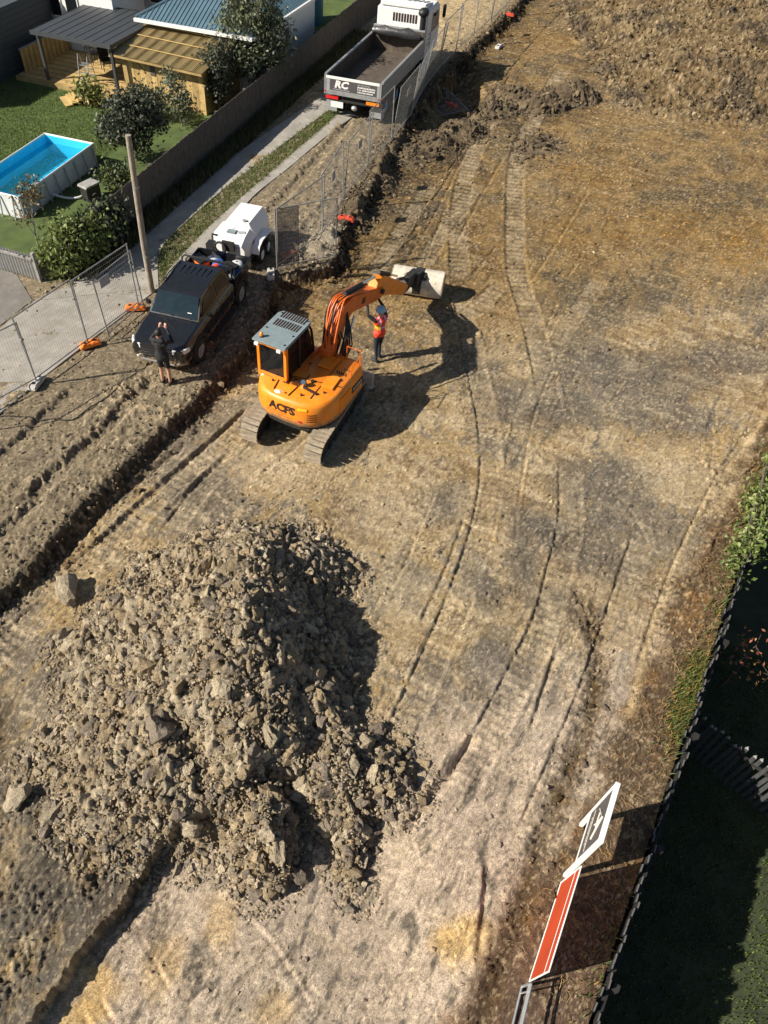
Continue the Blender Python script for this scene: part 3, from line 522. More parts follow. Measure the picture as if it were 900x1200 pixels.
strip('driveway', gp([(-420,745),(-180,530),(-20,400),(40,352)]), gp([(-330,850),(-110,590),(8,477),(186,337)]), 6, ZD, .12, K['concrete'])
strip('driveway', gp([(190,337),(196,318),(228,283),(262,250),(330,190),(375,152),(402,126)]), gp([(215,345),(232,318),(262,283),(292,235),(340,195),(392,152),(418,134)]), 6, ZD+.006, .12, K['concrete'])
strip('road', gp([(-420,430),(-180,345),(-20,312),(20,322)]), gp([(-424,742),(-184,527),(-24,400),(38,351)]), 4, ZD-.012, .1, K['asphalt'], piece='asphalt_patch')
def sheet(name, pts, z, m, label=None):
    mb = MB(); n = len(pts); mb.add([(*p, z) for p in pts]+[(*p, z-.2) for p in pts], [tuple(range(n)), tuple(range(2*n-1, n-1, -1))]+[(i, i+n, (i+1) % n+n, (i+1) % n) for i in range(n)])
    return tag(mb.obj(name, m), label, None, None, 'structure')
K['lawn'] = mat('lawn_soil', (.075,.11,.025), .95, var=.35, scale=1.5, bump=.5, bscale=40); K['lawnshade'] = mat('yard_lawn_soil_shaded', (.04,.05,.02), .95, var=.4, scale=1.5, bump=.5, bscale=40); K['bed'] = mat('garden_bed_soil', (.16,.085,.045), .95, var=.4, scale=5, bump=.6, bscale=25)  # yard lawn is a darker copy of the lawn, its shade put into the colour
FA = Vector(G2(96,258,1.78)).to_3d(); FB = Vector(G2(400,15,1.78)).to_3d(); FB = FB+(FB-FA)*.35; FA = FA+(FA-FB).normalized()*.6
fdir = (FB-FA).normalized(); fleft = Vector((-fdir.y, fdir.x, 0))
sheet('lawn', [tuple((FA+fleft*.06)[:2]), tuple((FB+fleft*.06)[:2]), tuple((FB+fleft*30)[:2]), tuple((FA+fleft*9-fdir*1)[:2]), tuple((FA+fleft*3-fdir*.2)[:2])], .44, K['lawn'])
P0 = FL0-FD*4; P1 = FL0+FD*30; nrm = np.array([FD[1], -FD[0]])
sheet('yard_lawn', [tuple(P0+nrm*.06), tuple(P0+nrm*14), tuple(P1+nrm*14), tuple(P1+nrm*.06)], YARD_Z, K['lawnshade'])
def blades(name, pts, h, w, cols, label, lean=.5, parent=None):
    """grass: one bent blade of two triangles per point"""
    pts = np.asarray(pts, float); n = len(pts); a = RNG.random(n)*6.283; hh = h*RNG.uniform(.5, 1.3, n); ln = RNG.uniform(0, lean, n)*hh; b = a+RNG.uniform(-.6, .6, n)+1.57
    ca, sa, cb, sb = np.cos(a), np.sin(a), np.cos(b), np.sin(b); ww = w*RNG.uniform(.6, 1.4, n); z0 = np.zeros(n)
    v = np.stack([pts+np.stack([ca*ww, sa*ww, z0-.01], -1), pts-np.stack([ca*ww, sa*ww, z0+.01], -1), pts+np.stack([cb*ln*.4+ca*ww*.6, sb*ln*.4+sa*ww*.6, hh*.6], -1), pts+np.stack([cb*ln*.4-ca*ww*.6, sb*ln*.4-sa*ww*.6, hh*.6], -1), pts+np.stack([cb*ln, sb*ln, hh], -1)], 1)
    f = np.array([[0,1,3],[0,3,2],[2,3,4]])[None]+(np.arange(n)*5)[:, None, None]
    cc = np.array(cols)[RNG.integers(0, len(cols), n)]*RNG.uniform(.7, 1.35, (n, 1))
    o = link(name, npmesh(name, v.reshape(-1, 3), f.reshape(-1, 3), K['grass'], np.repeat(cc, 5, 0)), parent); return tag(o, label, 'grass', None, 'stuff')
GC = [(.11,.18,.035), (.16,.22,.05), (.08,.14,.03), (.2,.2,.07)]
def in_quad(n, a, b, c, d):
    u, v = RNG.random(n)[:, None], RNG.random(n)[:, None]; a, b, c, d = [np.array(k, float) for k in (a, b, c, d)]; return (a*(1-u)+b*u)*(1-v)+(d*(1-u)+c*u)*v
q = in_quad(26000, G2(-30,215,.45), G2(60,240,.45), G2(215,110,.45), G2(-30,100,.45)); blades('grass', np.column_stack([q, np.full(len(q), .44)]), .07, .013, GC, 'mown green backyard lawn around the blue pool')
l = crom(gp([(186,300),(200,277),(232,248),(262,222),(330,170),(392,124),(405,108)]), .3); r = crom(gp([(190,330),(203,312),(228,283),(262,250),(330,190),(375,152),(402,126)]), .3); tt = RNG.random(9000); k1 = (tt*(len(l)-1)).astype(int); k2 = (tt*(len(r)-1)).astype(int); mixv = RNG.uniform(-.05, 1.05, 9000)[:, None]; q = l[k1]*(1-mixv)+r[k2]*mixv+RNG.normal(0, .05, (9000, 2))
blades('grass', np.column_stack([q, ground(q[:,0], q[:,1], False)]), .095, .012, GC+[(.2,.17,.07)], 'weedy grass strip between the two concrete wheel strips', .8)
q = np.array([FA.xy[:] for _ in range(12000)])+np.array(fdir.xy)[None]*RNG.uniform(-.3, 24, (12000, 1))-np.array(fleft.xy)[None]*(.06+.75*RNG.random((12000, 1))**1.3)
blades('grass', np.column_stack([q, ground(q[:,0], q[:,1], False)]), .32, .018, [(.07,.085,.03),(.1,.1,.04),(.05,.065,.02),(.15,.12,.06)], 'tall rank grass at the foot of the dark paling fence', .8)
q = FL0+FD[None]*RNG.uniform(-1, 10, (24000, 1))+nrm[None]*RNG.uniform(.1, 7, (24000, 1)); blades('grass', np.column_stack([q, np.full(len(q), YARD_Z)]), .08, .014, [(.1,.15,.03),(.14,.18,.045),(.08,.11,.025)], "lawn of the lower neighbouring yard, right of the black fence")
q = np.concatenate([FL0+FD[None]*(a+RNG.normal(0, s, (n, 1)))-nrm[None]*np.abs(RNG.normal(.12, .16, (n, 1))) for a, s, n in [(5.9,.5,1500),(6.8,.3,600),(12.5,.8,800),(9,1.5,500),(1,1.5,250)]]); blades('grass', np.column_stack([q, ground(q[:,0], q[:,1], False)]), .12, .011, [(.1,.15,.03),(.14,.17,.05),(.3,.2,.05)], 'green and yellow weeds on the site side of the black fence', .9)
# dry roots and straw along the right-hand verge
mb = MB(); 
for i in range(1500):
    s = random.uniform(0, 14); w = abs(random.gauss(.1, .75))
    if w > 2: continue
    p = FL0+FD*s-nrm*(.08+w); a = random.uniform(0, 6.28); L = random.choice((.05, .08, .1, .14, .2)); cv = random.uniform(-.5, .5); pts = []
    for k in range(4): tt = k/3*L; pts.append((p[0]+math.cos(a+cv*k*.4)*tt, p[1]+math.sin(a+cv*k*.4)*tt, gz(p[0], p[1])+.02+.03*math.sin(k)))
    mb.tube(pts, random.uniform(.002, .0045), 3, False)
K['straw'] = mat('dry_roots', (.34,.22,.1), .9, var=.4, scale=3); tag(mb.obj('dry_roots', K['straw']), 'torn dry roots and straw on the brown verge along the black fence', 'roots', None, 'stuff')
# ------------------------------------------------------------------ trees and shrubs
def leaves(name, centers, radii, n, size, cols, parent, loc, elong=1.6, fill=.55):
    centers = np.array(centers, float); radii = np.array(radii, float); wgt = radii.prod(1)**.8; wgt /= wgt.sum(); k = RNG.choice(len(centers), n, p=wgt)
    d = RNG.normal(size=(n, 3)); d /= np.linalg.norm(d, axis=1)[:, None]; rr = fill+(1-fill)*RNG.random(n)[:, None]**.5; rr *= 1+.18*RNG.normal(size=(n, 1))
    p = centers[k]+d*radii[k]*rr
    # clumps: pull leaves to random twig ends so that gaps open up
    tw = p[RNG.integers(0, n, max(16, n//38))]; near = RNG.integers(0, len(tw), n); p = np.where(RNG.random((n, 1)) < .84, tw[near]+RNG.normal(0, size*1.9, (n, 3)), p)
    R = rotm(n); s = size*RNG.uniform(.6, 1.35, n)
    base = np.array([[-.5*elong,0,0],[0,-.42,.08],[.5*elong,0,0],[0,.42,.08]]); v = np.einsum('nij,vj->nvi', R, base)*s[:, None, None]+p[:, None, :]
    f = np.arange(n*4).reshape(n, 4); cc = np.array(cols)[RNG.integers(0, len(cols), n)]*RNG.uniform(.65, 1.4, (n, 1))
    return link(name, npmesh(name, v.reshape(-1, 3), f, K['leaf'], np.repeat(cc, 4, 0)), parent)
def tree(name, label, cat, loc, h, blobs, n, size, cols, trunk=.07, bark='bark', group=None, stems=1):
    root = thing(name, label, cat, loc, 0, group)
    mb = MB(); r = random.Random(int(h*100)+n)
    for k in range(stems):
        ox, oy = (0, 0) if stems == 1 else (r.uniform(-.15, .15), r.uniform(-.15, .15)); top = Vector((ox*3+r.uniform(-.15, .15), oy*3, h*.72)); pts = [Vector((ox, oy, -.1))]
        for i in range(1, 6): t_ = i/5; pts.append(Vector((ox, oy, 0)).lerp(top, t_)+Vector((r.uniform(-.06, .06), r.uniform(-.06, .06), 0)))
        mb.tube(pts, [trunk*(1-.14*i) for i in range(6)], 7)
        for b in blobs:
            st = pts[r.randrange(2, 5)]; e = Vector(b[:3]); m_ = st.lerp(e, .5)+Vector((r.uniform(-.1, .1), r.uniform(-.1, .1), .1)); mb.tube([st, m_, e], [trunk*.5, trunk*.35, trunk*.15], 5)
            for _ in range(3): e2 = e+Vector((r.uniform(-1, 1)*b[3], r.uniform(-1, 1)*b[4], r.uniform(-.7, 1)*b[5]))*.8; mb.tube([m_, e, e2], [trunk*.3, trunk*.2, trunk*.07], 4)
    mb.obj('trunk', K[bark], root, smooth=True); leaves('crown', [b[:3] for b in blobs], [b[3:] for b in blobs], n, size, cols, root, loc); return root
def rb(n, R, z0, z1, br, seed):
    r = random.Random(seed); return [(r.gauss(0, R*.5), r.gauss(0, R*.5), r.uniform(z0, z1), br*r.uniform(.7, 1.2), br*r.uniform(.7, 1.2), br*r.uniform(.6, 1.1)) for _ in range(n)]
OL = [(.11,.13,.075),(.16,.18,.11),(.08,.10,.05),(.22,.23,.17)]; DG = [(.05,.06,.035),(.075,.085,.05),(.035,.045,.025),(.13,.14,.10)]; YG = [(.13,.17,.04),(.18,.2,.06),(.08,.11,.03)]
def gl(px, py, z=.44): p = G(px, py, z); return (p.x, p.y, z)
tree('olive_tree', 'tall grey-green tree behind the paling fence, right of the blue roof', 'tree', gl(303,112), 4.2, [(0,0,3.2,.9,.9,1.),(-.7,.2,2.6,.8,.8,.9),(.7,-.1,2.3,.8,.7,.9),(.3,.3,3.9,.6,.6,.7),(-.2,-.3,1.7,.8,.7,.7),(.6,.4,1.3,.6,.6,.6)], 9000, .105, OL+[(.17,.19,.07)], .1)
tree('shrub', 'dark bushy shrub standing against the shed front right corner', 'shrub', gl(258,132), 2.6, [(0,0,1.9,.5,.5,.6),(.1,0,1.2,.55,.5,.6),(-.15,.1,.7,.45,.4,.45),(.05,0,2.4,.35,.35,.4)], 2600, .09, DG, .05)
tree('shrub', 'dark leafy tree beside the right end of the blue pool', 'tree', gl(160,188), 2.5, [(0,0,1.7,.75,.7,.6),(.6,.3,1.5,.6,.6,.55),(-.5,-.2,1.2,.6,.6,.5),(.1,.2,2.1,.5,.5,.45),(.3,-.2,.8,.5,.5,.4)], 4200, .1, DG, .06)
tree('shrub', 'thin silvery shrub in front of the shed wall', 'shrub', gl(213,148), 1.9, [(0,0,1.2,.4,.35,.5),(.2,.1,.7,.4,.35,.4),(-.2,0,1.7,.25,.25,.3)], 1300, .085, OL, .035)
tree('shrub', 'low dark shrub between the deck pots and the pool tree', 'shrub', gl(176,140), 1.3, [(0,0,.7,.55,.5,.45),(.5,0,.6,.4,.4,.4),(-.4,.1,.5,.4,.4,.35)], 1500, .085, DG+[(.1,.13,.05)], .04)
tree('shrub', 'knee-high dark shrub behind the fence below the pool tree', 'shrub', gl(128,222), 1.0, [(0,0,.5,.4,.35,.35),(.5,.3,.5,.4,.35,.35)], 900, .08, DG+YG, .03)
tree('sapling', 'young reddish sapling with a bare pale trunk in front of the pool', 'tree', gl(49,297), 2.3, [(-.1,.1,1.9,.35,.3,.22),(.15,.1,2.1,.3,.3,.18),(-.3,0,1.2,.3,.2,.18),(.2,0,1.0,.25,.2,.15)], 420, .08, [(.16,.12,.06),(.12,.12,.05),(.22,.15,.08)], .028, 'barkpale')
tree('bush', 'bright green leafy bush at the fence corner by the concrete drive', 'bush', gl(85,318,.4), 1.7, [(0,0,.6,.6,.5,.5),(.3,.2,1.0,.5,.5,.5),(-.35,-.1,.5,.5,.45,.4),(.1,.3,1.35,.35,.35,.35),(.7,.6,.9,.5,.5,.45)], 4200, .1, YG+[(.2,.24,.07)], .05, stems=2)
tree('bush', 'dark bush with long leaves just right of the bright green bush', 'bush', gl(122,290,.4), 1.4, [(0,0,.7,.5,.5,.5),(.3,.5,.8,.5,.5,.5),(.1,-.1,.4,.5,.4,.35)], 1900, .12, DG+[(.09,.12,.04)], .045)
hx = FL0+FD*12.6-nrm*.1; tree('hedge', 'light green climbing hedge on top of the black fence', 'hedge', (hx[0]+.15, hx[1]+.1, .0), 1.0, [(FD[0]*a+nrm[0]*b, FD[1]*a+nrm[1]*b, c_, .2, .24, .22) for a, b, c_ in [(-2.9,.0,.1),(-2.4,.05,.2),(-1.9,.0,.2),(-1.4,.05,.3),(-.9,0,.35),(-.4,.1,.35),(.1,.05,.4),(.6,.15,.4),(1.1,.15,.45),(1.6,.1,.45),(2.1,.15,.45)]], 3000, .075, [(.15,.2,.04),(.2,.26,.07),(.09,.13,.03),(.28,.3,.12)], .03, stems=2)
tree('red_twig_shrub', 'bare red-twigged shrub in the dark neighbouring yard', 'shrub', (9.75, 8.0, YARD_Z), 2.4, [(.0,0,1.9,.5,.5,.4),(-.5,-.3,1.7,.4,.3,.3),(.3,-.5,1.5,.4,.4,.3)], 110, .07, [(.3,.1,.05),(.35,.2,.06)], .03)
p_ = G(372,14,.4); 
# ------------------------------------------------------------------ fences
def unit(a, b): d = Vector(b)-Vector(a); return d.normalized(), d.length
def paling_fence(name, label, a, b, z0, z1, w, m, th=.02, gap=.006, var=.02, rails=True, railm=None, stuff=False, miss=0., lean=0.):
    d, L = unit(a, b); root = thing(name, label, 'fence', (a[0], a[1], z0), math.atan2(d.y, d.x)); n = int(L/w)
    ms = [MB().ext([(0,0),(w-gap,0),(w-gap,z1-z0+v),(0,z1-z0+v)], 1, -th/2, th/2).mesh('paling', m) for v in (0, var, -var, .5*var)]
    if stuff:
        mb = MB()
        for i in range(n): mb.box(i*w, i*w+w-gap, -th/2+random.uniform(-.006, .006), th/2, 0, z1-z0+random.uniform(-var, var))
        mb.obj('palings', m, root)['kind'] = 'stuff'
    else:
        for i in range(n):
            if random.random() < miss: continue
            link('paling', random.choice(ms), root, (i*w, random.uniform(-.007, .007), random.uniform(-.02, .02)), (random.gauss(0, .012), random.gauss(0, .012)+lean, random.gauss(0, .03)))
    if rails:
        for zz in (.25, (z1-z0)*.55, (z1-z0)-.22): MB().box(0, L, .02+th/2, .075+th/2, zz, zz+.075).obj('rail', railm or m, root)
        k = int(L/2.4)
        for i in range(k+1): MB().box(i*2.4-.05, i*2.4+.05, .08+th/2, .18+th/2, -.1, z1-z0-.06).obj('post', railm or m, root)
    return root
paling_fence('paling_fence', 'long dark weathered paling fence between the backyard and the concrete drive', FA, FB, .38, 1.80, .1, K['darkwood'], stuff=True)
a = FL0-FD*3.0; b = FL0+FD*27; bf = paling_fence('boundary_fence', 'black-stained paling fence with grey tops along the lower neighbouring yard', (*(b+nrm*.05), 0), (*(a+nrm*.05), 0), YARD_Z, .20, .15, K['blackwood'], th=.022, var=.05)
mbc = [MB().box(0, .135, -.011, .011, 0, .010).mesh('bare_tip', K['tipwood'])]
for pz in [c_ for c_ in bf.children if c_.name.startswith('paling')]: link('bare_tip', mbc[0], pz, (.004, 0, max(v.co.z for v in pz.data.vertices)+.002))
pa = G(830,838,-.9); pb = G(918,905,-.9); dpk, _ = unit(pa, pb); pa = pa-dpk*.3; pb = pb+dpk*3
pr = thing('picket_fence', 'dark picket fence with pointed tops crossing the neighbouring yard', 'fence', (pa.x, pa.y, YARD_Z), math.atan2(dpk.y, dpk.x))
pm = MB().ext([(0,0),(.075,0),(.075,1.4),(.0375,1.48),(0,1.4)], 1, -.012, .012).mesh('picket', K['pk'] if 'pk' in K else mat('dark_picket_wood', (.06,.06,.06), .85, var=.35, scale=5))
ptm = MB().ext([(.002,1.405),(.073,1.405),(.0375,1.487)], 1, -.014, .014).mesh('picket_tip', K['greywood'])
for i in range(38): pk_ = link('picket', pm, pr, (i*.135, 0, random.uniform(-.02, .02)), (random.gauss(0, .02), random.gauss(0, .02), 0)); link('picket_tip', ptm, pk_)
for zz in (.35, 1.1): MB().box(0, 5.2, .014, .06, zz, zz+.08).obj('rail', K['blackwood'], pr)
# corrugated fence
ca = G(46,328,.4); cb = G(-40,303,.4); dc, L = unit(ca, cb)
cr = thing('corrugated_fence', 'pale grey corrugated metal fence at the left edge by the bush', 'fence', ca, math.atan2(dc.y, dc.x)); mb = MB(); n = int(L/.02); vs = []
for i in range(n+1):
    xx = i*L/n; yo = .028*math.sin(xx/.12*6.283); vs += [(xx, yo, 0), (xx, yo, .86+.0*xx)]
mb.add(vs, [(2*i, 2*i+2, 2*i+3, 2*i+1) for i in range(n)]); mb.obj('corrugated_sheet', mat('pale_galvanised_sheet', (.45,.45,.43), .5, metal=.3, var=.12), cr, smooth=True); MB().box(0, L, .03, .08, .7, .78).obj('rail', K['greywood'], cr); MB().box(-.09, .0, -.05, .05, -.05, .95).obj('post', K['greywood'], cr)
# temporary mesh fence panels
wiremesh = {}
def panel(a, b, label, group, z=None, h=2.05, lean=0., shade=0, plate=0, clamp=True):
    d, L = unit((a[0], a[1], 0), (b[0], b[1], 0)); za = gz(a[0], a[1]) if z is None else z; zb = gz(b[0], b[1]) if z is None else z
    root = thing('mesh_fence_panel', label, 'fence panel', (a[0], a[1], min(za, zb)+.08), math.atan2(d.y, d.x), group, rx=lean, ry=0)
    for xx in (0, L): MB().cyl((xx, 0, 0), (xx, 0, h), .021, n=8).obj('post', K['galvdk'], root)
    MB().cyl((0, 0, h-.02), (L, 0, h-.02), .019, n=8).obj('top_rail', K['galvdk'], root); MB().cyl((0, 0, .12), (L, 0, .12), .019, n=8).obj('bottom_rail', K['galvdk'], root)
    mb = MB(); k = int(L/.075)
    for i in range(1, k): mb.tube([(i*L/k, 0, .12), (i*L/k, 0, h-.02)], .0022, 3, False)
    for j in range(1, 13): mb.tube([(0, 0, .12+j*(h-.14)/13), (L, 0, .12+j*(h-.14)/13)], .0022, 3, False)
    mb.obj('wire_infill', K['wire'], root)
    if shade: MB().box(L*shade[0], L*shade[1], .008, .012, .15, h-.04).obj('shade_cloth', K['shade'], root)
    if plate: MB().box(L*.5-.19, L*.5+.19, -.03, -.022, h-.75, h-.45).obj('sign_plate', K['plate'], root)
    if clamp: MB().obox((L, 0, h*.72), (.09, .05, .05)).obj('clamp', K['galvdk'], root)
    return root
def foot(loc, rz, m, label, group='fence feet'):
    o = thing('fence_foot', label, 'fence foot', loc, rz, group)
    MB().ext([(-.31,0),(.31,0),(.31,.06),(.24,.14),(.06,.15),(.0,.12),(-.06,.15),(-.24,.14),(-.31,.06)], 1, -.12, .12).obj('block', m, o, bev=.02)
    for xx in (-.15, .15): MB().cyl((xx, 0, .13), (xx, 0, .165), .045, n=10).obj('socket', K['black'], o)
    return o
fz = .40; fpt = [G2(-70,512,fz), G2(44,450,fz), G2(104,405,fz), G2(163,361,fz)]
panel(fpt[0], fpt[1], 'leftmost mesh fence panel, cut by the left picture edge', 'mesh panels beside the concrete drive', z=fz, lean=.02, h=1.95)
panel(fpt[1], fpt[2], 'mesh fence panel between the white and the orange fence foot', 'mesh panels beside the concrete drive', z=fz, lean=-.03)
panel(fpt[2], fpt[3], 'mesh fence panel with a small sign plate, ending at the power pole', 'mesh panels beside the concrete drive', z=fz, lean=.01, plate=1)
d3 = Vector(fpt[3])-Vector(fpt[2]); panel((fpt[2][0]+.55, fpt[2][1]+.3), (fpt[3][0]+.16, fpt[3][1]-.05), 'spare mesh fence panel leaning close behind the sign plate panel', 'mesh panels beside the concrete drive', z=fz, h=1.85, lean=-.05)
K['concfoot'] = mat('white_concrete_foot', (.5,.48,.44), .9, var=.15, bump=.3)
ra = math.atan2(d3.y, d3.x)
foot((*fpt[1], fz), ra+.3, K['concfoot'], 'pale concrete fence foot below the left fence posts'); foot((fpt[2][0]+.05, fpt[2][1], fz), ra-.5, K['orangepl'], 'orange plastic fence foot in the middle of the left mesh fence'); foot((fpt[3][0]-.1, fpt[3][1]-.05, fz), ra-.9, K['orangepl'], 'orange plastic fence foot next to the black pickup')
rf = crom([G2(325,320,.3), G2(370,288,.35), G2(390,256,.35), G2(419,212,.35), G2(440,190,.35), G2(460,166,.35), G2(480,140,.35), G2(498,105,.35), G2(522,76,.35), G2(555,45,.35), G2(585,18,.35), G2(606,-5,.35)], .1)
dd = np.concatenate([[0], np.cumsum(np.linalg.norm(np.diff(rf, axis=0), axis=1))]); npan = max(3, int(dd[-1]/2.42))
labs = ['mesh fence panel nearest the white trailer, first of the right-hand row', 'second mesh fence panel of the row beyond the trailer', 'third mesh fence panel of the row beyond the trailer', 'fourth mesh fence panel of the row, beside rutted gravel', 'fifth mesh fence panel of the row, below the tip truck tail', 'mesh fence panel right beside the tip truck rear wheels', 'mesh fence panel beside the middle of the tip truck tray', 'mesh fence panel beside the tip truck cab', 'mesh fence panel just beyond the tip truck cab', 'mesh fence panel second beyond the tip truck cab', 'mesh fence panel third beyond the tip truck cab', 'mesh fence panel fourth beyond the tip truck cab', 'mesh fence panel fifth beyond the truck, near the top edge', 'farthest mesh fence panel at the top picture edge']
leanr = [.02,-.04,.05,-.02,.1,.13,.12,.05,0,-.03,.03,0,.02,0]
for i in range(npan):
    a_, b_ = [(np.interp(k*dd[-1]/npan+e, dd, rf[:,0]), np.interp(k*dd[-1]/npan+e, dd, rf[:,1])) for k, e in ((i, .03), (i+1, -.03))]
    if i < len(labs): panel(a_, b_, labs[i], 'mesh panels along the right of the drive', lean=leanr[i], plate=(i in (1,2,3,4,5,9,11)))
panel(G2(325,320,.3), G2(393,311,.15), 'mesh fence panel with dark shade cloth closing the gap beside the trailer', 'mesh panels along the right of the drive', lean=-.02, shade=(0, .38)); 
for px, py, m, lab in [(532,103,'redpl','red plastic fence foot in the truck shadow'),(595,22,'redpl','red plastic fence foot on bare ground near the top of the mesh fence'),(405,264,'redpl','red plastic fence foot on the dark bank beyond the shade cloth panel'),(341,306,'redpl','red plastic fence foot behind the shade cloth panel'),(585,52,'concfoot','grey fence foot near the top of the mesh fence'),(318,330,'concfoot','pale concrete fence foot at the shade cloth panel corner')]:
    x, y = G2(px, py, .15); foot((x, y, gz(x, y)), random.uniform(0, 3), K[m], lab)
# a fallen panel in the truck's shadow
x, y = G2(523,118,.2); fp = panel((x-1.0, y-.6), (x+1.2, y+.5), 'mesh fence panel lying flat in the tip truck shadow', 'mesh panels along the right of the drive', z=gz(x, y)+.1, lean=-1.42)
# power pole
pp = G(178,342,.36); po = thing('power_pole', 'bare weathered timber pole standing by the black pickup', 'pole', pp); MB().tube([(0,0,-.3),(.02,.01,1.6),(.08,.0,3.2),(.14,0,4.72)], [.1,.094,.086,.078], 14).obj('shaft', K['polewood'], po, smooth=True)
for z_ in (1.2, 3.3): MB().tube([(.0+.03*z_, 0, z_), (.0+.03*z_, 0, z_+.05)], .1, 14).obj('band', K['galvdk'], po)
# boundary hoarding sign
s1 = G(680,968,0); s2 = G(661,1028,0); d, L = unit(s1, s2); sg = thing('site_sign', 'white-framed dark notice board on two legs by the black fence', 'sign', (s1.x, s1.y, gz(s1.x, s1.y)), math.atan2(d.y, d.x)); L = .94
for xx in (0, L): MB().box(xx-.034, xx+.034, -.034, .034, -.1, 1.932).obj('leg', K['signwh'], sg, bev=.006)
MB().box(-.036, L+.036, -.038, .038, 1.935, 2.0).obj('top_rail', K['signwh'], sg, bev=.006); MB().box(.046, L-.046, -.03, .03, .66, .70).obj('bottom_rail', K['signwh'], sg)
bd = MB().box(.036, L-.036, -.02, .02, .71, 1.93).obj('board', K['signdk'], sg)
# printed marks: a pale logo stroke and two bands of small lettering, on the face turned to the site
def marks(parent, x0, x1, z, h, y, m, n=14, seed=1, ydir=-1):
    r = random.Random(seed); x = x0; mb = MB()
    while x < x1:
        w_ = r.uniform(.4, 1.1)*h*.8; mb.box(x, min(x+w_, x1), min(y, y+ydir*.003), max(y, y+ydir*.003), z-h/2*r.uniform(.7, 1), z+h/2*r.uniform(.7, 1)); x += w_+h*.25
        if r.random() < .15: x += h*.5
    return mb.obj('lettering', m, parent)
K['signprint'] = mat('pale_print', (.72,.68,.55), .5, var=.05)
marks(sg, .1, .84, 1.02, .05, -.0205, K['signprint'], seed=3); marks(sg, .2, .7, .93, .035, -.0205, K['signprint'], seed=9)
lg = MB(); lg.tube([(.2,-.026,1.35),(.36,-.026,1.55),(.47,-.026,1.72),(.5,-.026,1.5),(.47,-.026,1.3)], .014, 5); lg.tube([(.47,-.026,1.72),(.6,-.026,1.5),(.72,-.026,1.32)], .014, 5); lg.tube([(.3,-.026,1.44),(.45,-.026,1.42),(.62,-.026,1.46)], .010, 5); lg.obj('logo', K['signprint'], sg)
# orange barrier panel and bare frame
o1 = G(656,1036,0); o2 = G(619,1151,0); d, L = unit(o1, o2); ob = thing('mesh_barrier', 'orange mesh barrier panel with pale edging below the notice board', 'barrier', (o1.x, o1.y, gz(o1.x, o1.y)+.04), math.atan2(d.y, d.x), rx=-.03)
fr = lambda mb: mb
for xx in (0, L): MB().cyl((xx, 0, 0), (xx, 0, 1.08), .012, n=8).obj('post', K['signwh'], ob)
for z_, n_ in ((0,'bottom_rail'),(1.08,'top_rail'),(.8,'middle_rail')): MB().cyl((0, 0, z_), (L, 0, z_), .011 if z_ != .8 else .005, n=8).obj(n_, K['signwh'], ob)
mb = MB(); nx_, nz_ = 24, 16; vs = []
for j in range(nz_+1):
    for i in range(nx_+1): u_ = i/nx_; w_ = j/nz_; sag = math.sin(math.pi*w_)*math.sin(math.pi*u_); vs.append((u_*L, .03*sag+.012*math.sin(9*u_+5*w_)*sag, w_*1.08))
mb.add(vs, [(j*(nx_+1)+i, j*(nx_+1)+i+1, (j+1)*(nx_+1)+i+1, (j+1)*(nx_+1)+i) for j in range(nz_) for i in range(nx_)]); mb.obj('mesh_cloth', K['mesh_or'], ob, smooth=True)
b1 = G(610,1157,0); b2 = G(597,1212,0); d, L = unit(b1, b2); L = 1.5; bf2 = thing('tube_barrier', 'bare grey tube barrier frame at the bottom picture edge', 'barrier', (b1.x, b1.y, gz(b1.x, b1.y)+.05), math.atan2(d.y, d.x), rx=-.12)
for xx in (0, L): MB().cyl((xx, 0, 0), (xx, 0, .42), .02, n=8).obj('post', K['galv'], bf2)
for z_ in (0, .34, .42): MB().cyl((0, 0, z_), (L, 0, z_), .018, n=8).obj('rail', K['galv'], bf2)
MB().cyl((.1, 0, 0), (.1, 0, .42), .012, n=6).obj('brace', K['galv'], bf2)
# cable on the verge
pts = [(0,487),(35,489),(64,491),(85,492),(97,484),(112,474),(128,464),(140,452)]; cp = crom([G2(*p_, .38) for p_ in pts], .2); tag(MB().tube([(x, y, gz(x, y)+.02) for x, y in cp], .016, 6).obj('cable', K['rubber']), 'thin black cable lying across the gravel left of the man', 'cable')
# ------------------------------------------------------------------ excavator
HEAD = R_(30); ec = Vector((.02, 14.66, 0)); ec.z = gz(ec.x, ec.y)-.02
ex = thing('excavator', 'orange tracked excavator with grey cab roof in the middle of the site', 'excavator', ec, -HEAD)
TA = R_(30-25.5)                                         # undercarriage turned against the house
def rot2(p, a=TA): return (p[0]*math.cos(a)-p[1]*math.sin(a), p[0]*math.sin(a)+p[1]*math.cos(a), p[2])
LT, RT, WT = 1.52, .345, .47                              # half wheelbase+radius, end radius, shoe width
def loop(s):
    st = 2*(LT-RT); ar = math.pi*RT; per = 2*st+2*ar; s %= per; c_ = LT-RT
    if s < st: return (-c_+s, 2*RT, 0.)                  # top run going forward
    s -= st
    if s < ar: a_ = math.pi/2-s/RT; return (c_+RT*math.cos(a_), RT+RT*math.sin(a_), a_-math.pi/2)
    s -= ar
    if s < st: return (c_-s, 0., math.pi)
    s -= st; a_ = -math.pi/2-s/RT; return (-c_+RT*math.cos(a_), RT+RT*math.sin(a_), a_-math.pi/2)
per = 4*(LT-RT)+2*math.pi*RT; NSH = 44
sm_ = MB(); sm_.box(-WT/2, WT/2, -.064, .064, -.012, .012)
for yy_ in (-.045, 0, .045): sm_.box(-WT/2, WT/2, yy_-.009, yy_+.009, .010, .045)
shoe = sm_.mesh('track_shoe', K['track'])
